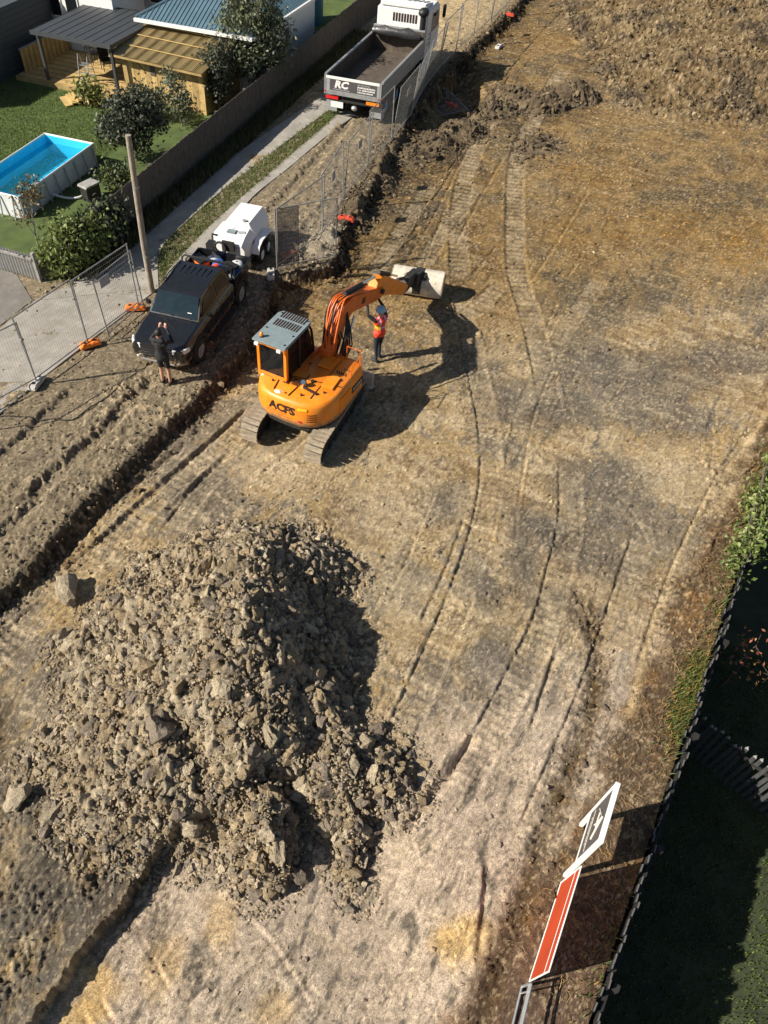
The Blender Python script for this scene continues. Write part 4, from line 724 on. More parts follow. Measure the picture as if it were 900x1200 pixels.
for sx in (-1, 1):
    tr = MB(); cxx = sx*.9
    tr.ext([(-1.1,.1),(1.1,.1),(1.15,.3),(1.0,.5),(-1.0,.5),(-1.15,.3)], 0, cxx-.13, cxx+.13)
    for yy_ in (-1.17, 1.17): tr.cyl((cxx-.15, yy_, .345), (cxx+.15, yy_, .345), .30, n=20)
    for k in range(5): tr.cyl((cxx-.16, -.75+k*.37, .12), (cxx+.16, -.75+k*.37, .12), .1, n=12)
    to = tr.obj('track', K['steel_dk'], ex, rot=(0, 0, TA), loc=(0, -.1, 0))
    for i in range(NSH):
        y_, z_, a_ = loop(i*per/NSH); link('track_shoe', shoe, to, (cxx, y_, z_), (a_, 0, 0))
MB().box(-.7, .7, -.55, .55, .22, .52).obj('carbody', K['steel_dk'], ex, bev=.05, rot=(0, 0, TA)); MB().cyl((0, 0, .5), (0, 0, .72), .52, n=28).obj('swing_bearing', K['steel_dk'], ex)
bl = MB(); bl.ext([(1.72,.05),(1.80,.02),(1.84,.12),(1.81,.3),(1.85,.5),(1.79,.52),(1.75,.3),(1.77,.12)], 0, -1.14, 1.14)
bo = bl.obj('dozer_blade', K['clayed'], ex, rot=(0, 0, TA)); 
for sx in (-.45, .45): MB().bar((sx, .5, .35), (sx, 1.76, .22), .1, .14).obj('blade_arm', K['steel_dk'], ex, rot=(0, 0, TA))
def outline(r, w, f, n=14, back=1.2):
    pts = []
    for i in range(n+1):
        a_ = math.pi+math.pi*i/n; x_ = w*math.copysign(abs(math.cos(a_))**.62, math.cos(a_)); y_ = -.25+back*.8*math.sin(a_); pts.append((x_, y_))
    return pts+[(w, f-.12), (w-.12, f), (-w+.12, f), (-w, f-.12)]
OUT = outline(1.2, 1.13, .98)
hb = MB(); n = len(OUT); rings = []
for z_, sc in ((.74,.93),(.80,.985),(.95,1.0),(1.25,1.0),(1.40,.985),(1.48,.95),(1.51,.90)): rings.append([(x_*sc, y_*sc if y_ < 0 else y_, z_+(.05 if z_ > 1.3 else 0)*max(0, min(1, (y_+.9)/1.2)))for x_, y_ in OUT])
for k in range(len(rings)-1):
    b0 = len(hb.v); hb.v += rings[k]+rings[k+1]; hb.f += [(b0+i, b0+(i+1) % n, b0+(i+1) % n+n, b0+i+n) for i in range(n)]; hb.m += [0]*n
hb.add(rings[0], [tuple(range(n-1, -1, -1))]); hb.add(rings[-1], [tuple(range(n))])
house = hb.obj('house_body', K['orange'], ex, smooth=True)
bm = bmesh.new(); bm.from_mesh(house.data); bmesh.ops.remove_doubles(bm, verts=bm.verts, dist=.001); bmesh.ops.recalc_face_normals(bm, faces=bm.faces); bm.to_mesh(house.data); bm.free()
MB().ext([(x_*.95, y_*.95) for x_, y_ in OUT], 2, .64, .745).obj('turntable_plate', K['steel_dk'], ex)
# seams, hatches and fittings on the engine cover
for a0, a1 in [((-.42,-.98),(-.55,-.28)),((.02,-1.02),(.12,-.1)),((-.42,-.36),(1.02,-.12)),((.55,-.85),(.55,.8))]: MB().bar((*a0, 1.528), (*a1, 1.548), .014, .02).obj('panel_seam', K['textdk'], house)
for (x_, y_, w_, h_, r_, lab) in [(-.78,-.55,.26,.18,.1,'red'),(-.28,-.52,.16,.30,0,'red'),(-.05,-.5,.2,.26,.1,'red'),(.78,.35,.3,.12,.5,'red'),(.85,.55,.22,.1,.5,'red')]:
    vb = MB()
    for k in range(5): vb.obox((x_-w_/2+w_*(k+.5)/5, y_, 1.545), (w_/5*.5, h_, .014), (0, 0, r_))
    vb.obj('vent_slots', K['textdk'], house)
MB().tube([(.18,-.52,1.5),(.18,-.52,1.66),(.2,-.58,1.7)], [.075,.075,.06], 14).obj('exhaust', K['chrome'], house, smooth=True); MB().cyl((.3,-.28,1.5),(.3,-.28,1.58), .05, n=12).obj('filler_cap', K['steel_dk'], house)
MB().tube([(-.3,-.95,1.47),(-.28,-.97,1.56),(-.1,-.99,1.56),(-.08,-.97,1.47)], .014, 6).obj('grab_handle', K['orange_dk'], house); MB().obox((.42,-.62,1.55), (.42,.05,.05), (0,0,-.15)).obj('latch_bar', K['textdk'], house)
MB().ell((-.28,-1.0,1.49), (.11,.07,.05)).obj('camera_cover', K['signwh'], house, smooth=True); MB().ell((-.95,-.62,1.49),(.06,.05,.04)).obj('work_light', K['signwh'], house, smooth=True)
def curved_text(txt, size, z, xc_, m, tilt=0., bold=.006):
    """lettering bent round the back of the house body"""
    me = text_mesh(txt, size, m, .004, 0, bold)
    bm = bmesh.new(); bm.from_mesh(me); bmesh.ops.subdivide_edges(bm, edges=[e for e in bm.edges if e.calc_length() > .08], cuts=2); bm.to_mesh(me); bm.free()
    xs_ = np.array([p[0] for p in OUT[:15]]); ys_ = np.array([p[1] for p in OUT[:15]]); o_ = np.argsort(xs_)
    for v in me.vertices:
        X_ = xc_+v.co.x; yb = float(np.interp(X_, xs_[o_], ys_[o_])); v.co = (X_, yb-.004-v.co.z, z+v.co.y)
    return link('lettering', me, house)
curved_text('ACFS', .32, 1.22, -.06, K['textdk'], bold=.014); curved_text('■■■■ ■■■■■', .07, 1.04, -.2, K['orange_dk'], bold=0) if False else None
def curve_plate(name, x0, x1, z0, z1, m, off=.006):
    xs_ = np.array([p[0] for p in OUT[:15]]); ys_ = np.array([p[1] for p in OUT[:15]]); o_ = np.argsort(xs_); mb = MB(); vs = []; k = 8
    for i in range(k+1):
        X_ = x0+(x1-x0)*i/k; yb = float(np.interp(X_, xs_[o_], ys_[o_]))-off; vs += [(X_, yb, z0), (X_, yb, z1)]
    mb.add(vs, [(2*i, 2*i+1, 2*i+3, 2*i+2) for i in range(k)]); return mb.obj(name, m, house)
for i, (a_, b_) in enumerate([(-.5,-.38),(-.36,-.24),(-.2,-.1),(-.08,.06)]): curve_plate('small_print', a_, b_, 1.045, 1.085, K['orange_dk'])
curve_plate('hatch_groove', -.55, .25, .985, .997, K['textdk']); curve_plate('warning_label', .38, .62, 1.33, 1.42, K['yellow']); curve_plate('reflector', .4, .5, .93, 1.0, K['red']); curve_plate('reflector', -.98, -.93, 1.0, 1.07, K['red'])
for k in range(4): curve_plate('rear_grille_slot', .62, .84, 1.0+.07*k, 1.025+.07*k, K['textdk'])
MB().box(-1.136,-1.125,-.35,.1,.9,1.36).obj('side_door', K['orange'], house, bev=.004)
for x_, y_ in ((-.6,-.72),(.3,-.85),(.75,-.5),(.9,.1),(.2,.55),(-.1,.3)): MB().cyl((x_,y_,1.50),(x_,y_,1.565), .028, n=8).obj('cover_bolt', K['steel_dk'], house)
MB().obox((.72,-.1,1.565),(.34,.5,.05),(0,0,.05)).obj('engine_hatch', K['orange'], house, bev=.02); MB().obox((.3,.55,1.58),(.4,.5,.06)).obj('tank_cover', K['orange'], house, bev=.02)
# side hatch and dark side decal on the right
MB().box(1.125, 1.136, -.35, .18, .86, 1.36).obj('side_door', K['orange'], house, bev=.004)
sd_ = MB().box(1.131, 1.14, .28, .85, 1.08, 1.28).obj('side_decal', K['textdk'], house)
mb = MB(); 
for i in range(6): mb.box(1.1405, 1.143, .33+i*.08, .385+i*.08, 1.13, 1.23)
mb.obj('decal_letters', K['textgrey'], sd_)
# cab
cx0, cx1, cy0, cy1, cz0, cz1 = -1.1, -.25, -.62, .78, 1.5, 2.56
pz = [(cx0,cy0),(cx1,cy0),(cx1,cy1-.1),(cx0,cy1-.1)]
for x_, y_ in ((cx0+.04,cy0+.04),(cx1-.04,cy0+.04)): MB().box(x_-.045, x_+.045, y_-.045, y_+.045, cz0, cz1).obj('cab_pillar', K['orange'], ex, bev=.012)
for x_ in (cx0+.04, cx1-.04):
    MB().tube([(x_,cy1-.02,1.0),(x_,cy1,1.7),(x_,cy1-.12,2.3),(x_,cy1-.28,cz1)], .035, 8).obj('cab_pillar', K['black'], ex, smooth=True); MB().box(x_-.035, x_+.035, cy0+.62, cy0+.7, 1.4, cz1).obj('cab_pillar', K['black'], ex)
MB().box(cx0+.001, cx1-.001, cy0-.012, cy0+.06, cz0-.03, cz0+.12).obj('cab_rear_sill', K['orange'], ex, bev=.01); MB().box(cx0+.001, cx1-.001, cy0-.01, cy0+.07, cz1-.13, cz1).obj('cab_rear_header', K['orange'], ex, bev=.01)
MB().box(cx0+.02, cx1-.02, cy0+.08, cy1-.1, .9, cz0+.02).obj('cab_base', K['orange'], ex, bev=.02)
K['cabglass'] = clear_mat('tinted_cab_glass', (.015,.018,.02), .72, .04)
MB().box(cx0+.08, cx1-.08, cy0+.02, cy0+.03, cz0+.12, cz1-.12).obj('rear_window', K['cabglass'], ex)
for x_ in (cx0+.03, cx1-.04): MB().ext([(cy0+.08,cz0+.05),(cy1-.03,cz0+.05),(cy1-.05,1.8),(cy1-.3,cz1-.05),(cy0+.08,cz1-.05)], 0, x_, x_+.01).obj('side_window', K['cabglass'], ex)
MB().add([(cx0+.06,cy1-.0,1.5),(cx1-.06,cy1-.0,1.5),(cx1-.06,cy1-.27,cz1-.03),(cx0+.06,cy1-.27,cz1-.03)], [(0,1,2,3)]).obj('windscreen', K['cabglass'], ex)
st_ = MB(); st_.box(-.9,-.45,-.3,.15,1.3,1.62); st_.box(-.88,-.47,-.38,-.28,1.6,2.15); st_.obj('seat', K['black'], ex, bev=.04); MB().box(-.42,-.32,.0,.3,1.3,1.75).obj('console', K['greypaint'], ex, bev=.03)
roof = MB().ext([(cx0-.05,cy0-.12),(cx1+.05,cy0-.12),(cx1+.05,cy1-.3),(cx1-.05,cy1-.16),(cx0+.05,cy1-.16),(cx0-.05,cy1-.3)], 2, cz1, cz1+.07).obj('cab_roof', K['roofgrey'], ex, bev=.02)
for j, y_ in enumerate((-.02, .33)):
    for i in range(10): MB().box(cx0+.1+i*.072, cx0+.138+i*.072, y_, y_+.27, cz1+.068, cz1+.078).obj('roof_slot', K['textdk'], roof)
for x_, y_ in ((cx0+.05,-.2),(cx1-.05,-.2),(cx0+.07,.5),(cx1-.05,.5),(-.3,-.6)): MB().cyl((x_,y_,cz1+.07),(x_,y_,cz1+.085), .025, n=8).obj('roof_bolt', K['black'], roof)
bea = MB().cyl((cx0+.14,cy0+.04,cz1+.07),(cx0+.14,cy0+.04,cz1+.11), .05, n=12).obj('beacon', K['black'], roof); MB().tube([(cx0+.14,cy0+.04,cz1+.11),(cx0+.14,cy0+.04,cz1+.18),(cx0+.14,cy0+.04,cz1+.2)], [.048,.042,.02], 12).obj('lens', K['amber'], bea, smooth=True)
for x_ in (cx0+.1, cx1-.12): MB().obox((x_, cy0-.14, cz1-.03), (.12,.06,.08)).obj('work_light', K['signwh'], ex, bev=.01)
MB().tube([(cx0+.04,cy1-.1,2.2),(cx0-.22,cy1+.02,2.2),(cx0-.22,cy1+.02,2.0)], .012, 6).obj('mirror_arm', K['black'], ex); MB().obox((cx0-.22,cy1+.04,2.0),(.14,.04,.24)).obj('mirror', K['black'], ex, bev=.015)
MB().tube([(1.0,.9,1.5),(1.0,.92,1.95),(.62,.92,1.95),(.62,.9,1.5)], .016, 6).obj('hand_rail', K['orange_dk'], ex); MB().tube([(1.05,.35,1.5),(1.05,.35,1.85),(1.05,.85,1.85),(1.05,.88,1.5)], .014, 6).obj('hand_rail', K['orange_dk'], ex)
# boom: outline in the y-z plane
BX = .12
def plate(name, pts, hw, m, parent=ex, bev=.015): return MB().ext(pts, 0, BX-hw, BX+hw).obj(name, m, parent, bev=bev)
boom = plate('boom', [(.62,1.25),(.95,1.2),(1.1,1.55),(1.42,2.12),(1.8,2.3),(3.5,1.72),(3.72,1.78),(3.7,2.0),(3.0,2.3),(1.8,2.78),(1.28,2.8),(.92,2.3),(.7,1.75)], .16, K['orange_dk'])
stick = plate('stick', [(3.22,2.1),(3.4,2.36),(3.8,2.28),(4.6,1.72),(5.62,.98),(5.5,.78),(5.3,.8),(4.2,1.45),(3.48,1.8)], .13, K['orange'])
for sx in (-.3, .3): MB().box(BX+sx-.04, BX+sx+.04, .55, 1.0, .95, 1.62).obj('boom_bracket', K['orange_dk'], ex, bev=.02)
def ram(a_, b_, r, parent=ex, k=.55):
    a_ = Vector(a_); b_ = Vector(b_); m_ = a_.lerp(b_, k); o = MB().cyl(a_, m_, r, n=12).obj('ram_barrel', K['orange_dk'] if r > .06 else K['steel_dk'], parent, smooth=True); MB().cyl(m_, b_, r*.55, n=10).obj('ram_rod', K['chrome'], o, smooth=True); return o
for sx in (-.25, .25): ram((BX+sx, 1.05, 1.05), (BX+sx, 1.75, 2.28), .065)
r_ = ram((BX, 1.6, 2.92), (BX, 3.38, 2.42), .07); r_.data.materials[0] = K['steel_dk']; ram((BX, 3.6, 2.45), (BX, 4.95, 1.6), .06)
MB().cyl((BX-.24,3.55,1.95),(BX+.24,3.55,1.95), .07, n=12).obj('pivot_pin', K['steel_dk'], ex)
for i in range(9):
    rr = random.Random(i); x_ = BX-.17+.04*i; y0_ = .75+.05*rr.random(); pts = [(x_, y0_, 1.5), (x_+rr.uniform(-.08,.08), y0_-.05+.12*rr.random(), 2.0), (x_+rr.uniform(-.1,.1), .95+.1*rr.random(), 2.5), (x_, 1.25+.1*rr.random(), 2.88+.05*rr.random()), (x_, 1.75, 2.84), (x_*.8+.02, 2.4+.5*rr.random(), 2.56)]
    cv_ = crom([(p_[1], p_[2]) for p_ in pts], .12); xs_ = np.interp(np.linspace(0, 1, len(cv_)), np.linspace(0, 1, 6), [p_[0] for p_ in pts]); MB().tube([(x__, *q_) for x__, q_ in zip(xs_, cv_)], .021, 6).obj('hydraulic_hose', K['orange_dk'] if i % 3 else K['rubber'], ex, smooth=True)
for i in range(5): MB().tube([(BX+.26+.03*i, .95, 1.25), (BX+.34+.03*i, 1.0+.07*i, 1.75), (BX+.26+.02*i, 1.25+.03*i, 2.15), (BX+.16, 1.5, 2.5)], .02, 6).obj('hydraulic_hose', K['rubber'], ex, smooth=True)
for i in range(4): MB().tube([(BX-.05-.1*i+.3, .98, 1.5), (BX-.1*i+.3, 1.1, 1.95-.06*i), (BX-.1*i+.22, 1.02, 2.25)], .026, 6).obj('hydraulic_hose', K['rubber'], ex, smooth=True)
tl = text_mesh('85', .22, K['textdk'], .003, 0, .01); link('lettering', tl, boom, (BX+.165, 2.45, 2.28), (math.pi/2, -.0, math.pi/2)); tl.transform(Matrix.Rotation(-.3, 4, 'Z'))
# hitch and wide clay-caked tilt bucket
MB().ext([(5.3,.82),(5.62,.72),(6.3,.78),(6.25,1.05),(5.55,1.15)], 0, BX-.11, BX+.11).obj('hitch_link', K['steel_dk'], ex, bev=.02); ram((BX,5.0,1.45), (BX,6.0,1.0), .05)
MB().ext([(6.05,.6),(6.65,.62),(6.68,.9),(6.15,.98)], 0, BX-.2, BX+.2).obj('tilt_hitch', K['steel_dk'], ex, bev=.03)
BW = .82; prof = []
for i in range(13): a_ = R_(20+i*200/12); prof.append((6.72+.42*math.cos(a_), .42+.43*math.sin(a_)))
prof += [(6.58,.02),(7.07,.03)]
inner = [(6.72+(p_[0]-6.72)*.9, .40+(p_[1]-.40)*.9) for p_ in prof[:13]]
bk = MB(); pl_ = prof[:14]; il_ = inner+[(6.60,.05)]
bk.ext(pl_+il_[::-1], 0, BX-BW, BX+BW); bucket = bk.obj('bucket', K['clayed'], ex, smooth=True)
for sx in (-BW, BW-.03): MB().ext(prof[:14]+[(7.05,.12)], 0, BX+sx-.001, BX+sx+.031).obj('side_plate', K['track'], bucket)
band = [(6.72+(p_[0]-6.72)*1.05, .40+(p_[1]-.40)*1.05) for p_ in prof[:12]]; MB().ext(band+[(6.72+(p_[0]-6.72)*.9, .40+(p_[1]-.40)*.9) for p_ in prof[:12]][::-1], 0, BX-.1, BX+.16).obj('hitch_shadow_band', K['steel_dk'], bucket, smooth=True); MB().box(BX-BW, BX+BW, 6.56, 6.59, -.03, .08).obj('cutting_edge', K['steel_dk'], bucket); MB().box(BX-.22, BX+.3, 6.36, 6.82, .70, .84).obj('bucket_mount', K['steel_dk'], bucket, bev=.03)  # dark band round the bucket shell stands in for the hitch's shadow
for k in range(14): mm = clod_mesh(k % 10, CL[1], 'bk'); s_ = random.uniform(.04, .1); link('stuck_clay', mm, bucket, (BX+random.choice((-1, 1))*random.uniform(.15, .7), 6.47+random.uniform(-.05, .3), .68+random.uniform(-.05, .1)), (k, k, k), (s_, s_, s_))
bcen = Vector((BX, 6.72, 0)); a_ = R_(14); bucket.rotation_euler = (0, 0, a_); bucket.location = bcen-Matrix.Rotation(a_, 3, 'Z') @ bcen
# ------------------------------------------------------------------ wheels
def wheel(parent, loc, r, w, rimm, side=1, spokes=6, hub=None):
    """wheel with its axle along local x; side +1 shows its face to +x"""
    x_, y_, z_ = loc; ty = MB(); pr_ = [(-w/2,r*.62),(-w/2,r*.88),(-w*.38,r*.98),(w*.38,r*.98),(w/2,r*.88),(w/2,r*.62)]; vs = []; n_ = 24
    for i in range(n_):
        a_ = 2*math.pi*i/n_; k_ = 1+(.015 if i % 2 else 0); vs += [(p_[0], p_[1]*k_*math.cos(a_), p_[1]*k_*math.sin(a_)) for p_ in pr_]
    m_ = len(pr_); ty.add(vs, [(i*m_+j, i*m_+j+1, ((i+1) % n_)*m_+j+1, ((i+1) % n_)*m_+j) for i in range(n_) for j in range(m_-1)])
    to = ty.obj('wheel', K['rubber'], parent, loc=loc, smooth=True)
    ri = MB(); f_ = side*w*.32; ri.cyl((-w*.4,0,0),(w*.4,0,0), r*.2, n=12); ri.tube([(f_-.02,0,0),(f_+.02,0,0)], [r*.64,r*.64], 20)
    ri.obj('rim', rimm, to); MB().cyl((f_,0,0),(f_+side*.06,0,0), r*.24, r*.18, n=12).obj('hub', hub or rimm, to)
    return to
# ------------------------------------------------------------------ black pickup
UH = R_(19.5); uc = Vector((-3.27, 18.35, 0)); uz = .30
ute = thing('pickup_truck', 'black double-cab pickup parked on the gravel verge', 'pickup', (uc.x, uc.y, uz), math.pi-UH); ute.scale = (.92,.92,.92)      # local +y = its front
def loft(name, secs, m, parent, smooth=True, cap=True):
    """secs: list of (y, [(x,z)...]) sections joined"""
    mb = MB(); n_ = len(secs[0][1]); vs = []
    for y_, pr_ in secs: vs += [(p_[0], y_, p_[1]) for p_ in pr_]
    fs = [(k*n_+i, k*n_+(i+1) % n_, (k+1)*n_+(i+1) % n_, (k+1)*n_+i) for k in range(len(secs)-1) for i in range(n_)]
    if cap: fs += [tuple(range(n_-1, -1, -1)), tuple(range((len(secs)-1)*n_, len(secs)*n_))]
    return mb.add(vs, fs).obj(name, m, parent, smooth=smooth)
def sec(w, z0, z1, tum=.04, r=.08): return [(-w+.05,z0),(w-.05,z0),(w,z0+.12),(w,z1-.25),(w-tum,z1-r),(w-tum-r,z1),(-w+tum+r,z1),(-w+tum,z1-r),(-w,z1-.25),(-w,z0+.12)]
body = loft('body', [(2.62,sec(.72,.5,.92)),(2.58,sec(.82,.46,1.0)),(2.4,sec(.9,.45,1.06)),(1.9,sec(.93,.45,1.14)),(1.15,sec(.94,.42,1.2,.05)),(1.1,sec(.94,.42,1.2,.05)),(-.95,sec(.94,.42,1.2,.05)),(-.98,sec(.94,.42,1.16,.02))], K['utepaint'], ute)
loft('cabin', [(1.37,[(-.84,1.14),(.84,1.14),(.82,1.2),(-.82,1.2)]),(1.1,[(-.86,1.14),(.86,1.14),(.77,1.46),(-.77,1.46)]),(.8,[(-.87,1.14),(.87,1.14),(.70,1.7),(-.70,1.7)]),(-.2,[(-.87,1.14),(.87,1.14),(.69,1.76),(-.69,1.76)]),(-.75,[(-.87,1.14),(.87,1.14),(.69,1.73),(-.69,1.73)]),(-1.0,[(-.86,1.14),(.86,1.14),(.76,1.45),(-.76,1.45)])], K['utepaint'], ute)
MB().add([(-.76,1.35,1.236),(.76,1.35,1.236),(.66,.865,1.70),(-.66,.865,1.70)], [(0,1,2,3)]).obj('windscreen', K['screen'], ute); 
mbx = MB(); mbx.obox((-.5,1.24,1.345),(.13,.02,.1),(-.7,0,0)); mbx.obj('sticker', K['signwh'], ute)
for s_ in (-1, 1):
    for n_, pp_ in (('front_window',[(1.15,1.24),(.74,1.62),(.1,1.69),(.1,1.26)]),('rear_window',[(.02,1.26),(.02,1.69),(-.6,1.66),(-.86,1.3)])):
        vs = [(s_*(.874-(z_-1.14)*.29), y_, z_) for y_, z_ in pp_]; MB().add([(v_[0]+s_*.004, v_[1], v_[2]) for v_ in vs], [(0,1,2,3)]).obj(n_, K['glass'], ute)
    MB().obox((s_*1.02,1.0,1.28),(.18,.1,.17)).obj('mirror', K['utepaint'], ute, bev=.04); MB().ext([(s_*.52,2.64),(s_*.86,2.5),(s_*.94,2.28),(s_*.88,2.3),(s_*.8,2.44),(s_*.52,2.56)], 2, .84, .985).obj('headlight', K['lampglass'], ute, bev=.01)
    MB().tube([(s_*.7,-.72,1.75),(s_*.69,.1,1.81),(s_*.69,.5,1.77)], .02, 6).obj('roof_rail', K['black'], ute)
    for y_ in (.32, -.5): MB().bar((s_*.955, y_, .98), (s_*.955, y_-.12, .98), .03, .03).obj('door_handle', K['chrome'], ute)
    MB().box(s_*.955-.004, s_*.955+.004, .0, .012, .5, 1.18).obj('door_seam', K['black'], ute); MB().box(s_*1.0-.09, s_*1.0+.09, -.7, 1.0, .32, .38).obj('side_step', K['black'], ute)
    for y_ in (1.62, -1.55):
        wheel(ute, (s_*.82, y_, .39), .39, .26, K['greypaint'], s_); mb = MB()
        for i in range(9):
            a_ = math.pi*i/8; 
            if i < 8: b_ = math.pi*(i+1)/8; mb.bar((s_*.93, y_+.47*math.cos(a_), .42+.47*math.sin(a_)), (s_*.93, y_+.47*math.cos(b_), .42+.47*math.sin(b_)), .12, .04, (1,0,0))
        mb.obj('wheel_arch', K['black'], ute)
for i in range(6): MB().box(-.46+i*.18, -.44+i*.18, -.55, -.1, 1.745, 1.775).obj('roof_rib', K['black'], ute)
gr_ = MB(); 
for k in range(4): gr_.box(-.5, .5, 2.58, 2.64, .62+k*.09, .66+k*.09)
gr_.obj('grille', K['black'], ute); MB().ext([(-.9,2.45),(-.6,2.66),(.6,2.66),(.9,2.45),(.9,2.35),(-.9,2.35)], 2, .42, .6).obj('front_bumper', K['utepaint'], ute, bev=.03); MB().box(-.55,.55,2.655,2.67,.47,.52).obj('bumper_trim', K['greypaint'], ute)
for s_ in (-1, 1): MB().obox((s_*.72,2.58,.52),(.2,.04,.06),(0,0,-s_*.6)).obj('fog_light', K['signwh'], ute)
for x_ in (-.3, .3): MB().tube([(x_-.25,1.37,1.25),(x_+.28,1.30,1.30)], .012, 5).obj('wiper', K['black'], ute)
tray = MB(); tray.box(-.93,.93,-2.42,-1.02,.86,.92); tray.obj('tray_floor', K['traydirt'], ute)
for s_ in (-1, 1): MB().box(s_*.93-.025, s_*.93+.025, -2.42, -1.02, .88, 1.22).obj('tray_side', K['utepaint'], ute, bev=.008)
MB().box(-.9,.9,-2.44,-2.39,.88,1.22).obj('tailgate', K['utepaint'], ute, bev=.008); MB().box(-.85,.85,-2.3,-1.0,.5,.86).obj('tray_chassis', K['steel_dk'], ute)
for y_, h_ in ((-1.06,1.74),(-1.3,1.55)): MB().tube([(-.86,y_,1.2),(-.84,y_,h_-.12),(-.74,y_,h_),(.74,y_,h_),(.84,y_,h_-.12),(.86,y_,1.2)], .028, 8).obj('ladder_rack', K['black'], ute, smooth=True)
for s_ in (-1, 1): MB().box(s_*.8-.07, s_*.8+.07, -2.46, -2.442, .95, 1.15).obj('tail_light', K['red'], ute)
UM = Matrix.Translation((uc.x, uc.y, uz)) @ Matrix.Rotation(math.pi-UH, 4, 'Z') @ Matrix.Scale(.92, 4)
def in_ute(p_): return UM @ Vector(p_)
K['clothwh'] = mat('white_plastic_sack', (.7,.7,.68), .5, bump=.5, bscale=9); K['clothblue'] = mat('blue_bag_cloth', (.05,.12,.4), .6, bump=.5, bscale=9)
def load(name, label, cat, p_, size, m, rz=0., kind='bag'):
    o = thing(name, label, cat, in_ute(p_), rz, 'load in the pickup tray'); sx_, sy_, sz_ = size
    if kind == 'bag':
        mb = MB().ell((0,0,sz_/2), (sx_/2,sy_/2,sz_/2), 12, 8); mb.v = [(x_*(1+.12*math.sin(9*y_+3*z_)), y_*(1+.12*math.cos(8*x_)), max(.0, z_)) for x_, y_, z_ in mb.v]; mb.obj('sack', m, o, smooth=True); MB().tube([(-.03,0,sz_*.95),(.0,0,sz_*1.15),(.04,0,sz_*.95)], .012, 5).obj('tie', K['black'], o)
    elif kind == 'box':
        MB().box(-sx_/2,sx_/2,-sy_/2,sy_/2,0,sz_*.72).obj('case', m, o, bev=.015); MB().box(-sx_/2-.008,sx_/2+.008,-sy_/2-.008,sy_/2+.008,sz_*.73,sz_).obj('lid', K['black'], o, bev=.015)
    else:
        MB().tube([(-sx_/2,0,sz_/2),(sx_/2,0,sz_/2)], sz_/2, 12).obj('cylinder', m, o, smooth=True); MB().tube([(-sx_/2-.03,0,sz_/2),(-sx_/2+.02,0,sz_/2)], sz_*.55, 12).obj('cap', K['black'], o)
    return o
for a_ in [('sack','white sack at the rear corner of the pickup tray','sack',(-.55,-2.15,.92),(.42,.4,.2),K['clothwh'],.3,'bag'),('sack','blue bag in the middle of the pickup tray','bag',(.05,-2.0,.92),(.5,.36,.2),K['clothblue'],.9,'bag'),('tool_case','blue tool case behind the pickup cab','tool case',(-.5,-1.65,.92),(.5,.35,.3),K['bluepl'],.4,'box'),('tool_case','orange tool case at the far side of the pickup tray','tool case',(.62,-1.85,.92),(.34,.5,.28),K['orangepl'],.4,'box'),('canister','red gas canister behind the pickup cab','canister',(.1,-1.5,.92),(.55,.2,.24),K['redpl'],.5,'can'),('sack','white bundle against the pickup tailgate','bundle',(.35,-2.22,.92),(.5,.28,.18),K['clothwh'],0,'bag'),('canister','grey canister on the near side of the pickup tray','canister',(-.68,-1.35,.92),(.5,.2,.22),K['galv'],1.6,'can')]: load(*a_[:5], a_[5], a_[6]+UH, a_[7])
# ------------------------------------------------------------------ white tank trailer
TH = R_(20); t0 = G(275,292,.36); tc_ = Vector((-2.12, 22.15, .34)); trl = thing('trailer', 'white box-shaped tank trailer hitched behind the black pickup', 'trailer', tc_, -TH); trl.scale = (.82,.72,.78)     # local -y towards the pickup
loft('tank', [(-1.35,[(-.62,.6),(.62,.6),(.62,.95),(.5,1.12),(-.5,1.12),(-.62,.95)]),(-.95,[(-.68,.55),(.68,.55),(.68,1.1),(.52,1.34),(-.52,1.34),(-.68,1.1)]),(-.35,[(-.68,.55),(.68,.55),(.68,1.15),(.5,1.42),(-.5,1.42),(-.68,1.15)]),(-.3,[(-.7,.55),(.7,.55),(.7,1.2),(.46,1.62),(-.46,1.62),(-.7,1.2)]),(1.3,[(-.7,.55),(.7,.55),(.7,1.2),(.46,1.62),(-.46,1.62),(-.7,1.2)]),(1.42,[(-.62,.6),(.62,.6),(.62,1.15),(.4,1.54),(-.4,1.54),(-.62,1.15)])], K['white'], trl, smooth=False)
MB().box(-.75,.75,-1.45,1.45,.45,.53).obj('chassis', K['steel_dk'], trl); MB().bar((0,-1.45,.48),(-.1,-2.0,.46), .1).obj('drawbar', K['steel_dk'], trl)
for s_ in (-1, 1):
    MB().ext([(-.85,.62),(-.7,.9),(-.35,1.02),(.55,1.02),(.9,.9),(1.05,.62),(1.0,.6),(.85,.84),(.5,.96),(-.3,.96),(-.65,.84),(-.8,.6)], 0, s_*.72 if s_ > 0 else -1.02, 1.02 if s_ > 0 else -.72).obj('mudguard', K['white'], trl)
    for y_ in (-.28, .45): wheel(trl, (s_*.88, y_, .33), .33, .2, K['white'], s_)
    MB().box(s_*.705-.005, s_*.705+.005, -.55, -.4, .8, 1.0).obj('side_marker', K['red'], trl)
MB().box(-.25,.25,-1.5,-1.38,.9,1.3).obj('hose_reel_frame', K['steel_dk'], trl); mb = MB(); mb.tube([(-.3+.22*math.cos(a_*.4), -1.56, 1.05+.22*math.sin(a_*.4)) for a_ in range(17)], .05, 8); mb.obj('hose_reel', K['rubber'], trl, smooth=True)
MB().box(-.28,.1,-.9,-.6,1.36,1.42).obj('hatch', K['roofgrey'], trl, bev=.02); MB().cyl((.25,-.2,1.62),(.25,-.2,1.68), .09, n=14).obj('filler_cap', K['greypaint'], trl); MB().obox((.3,-.7,1.40),(.28,.14,.02),(.1,0,.3)).obj('decal', K['plate'], trl)
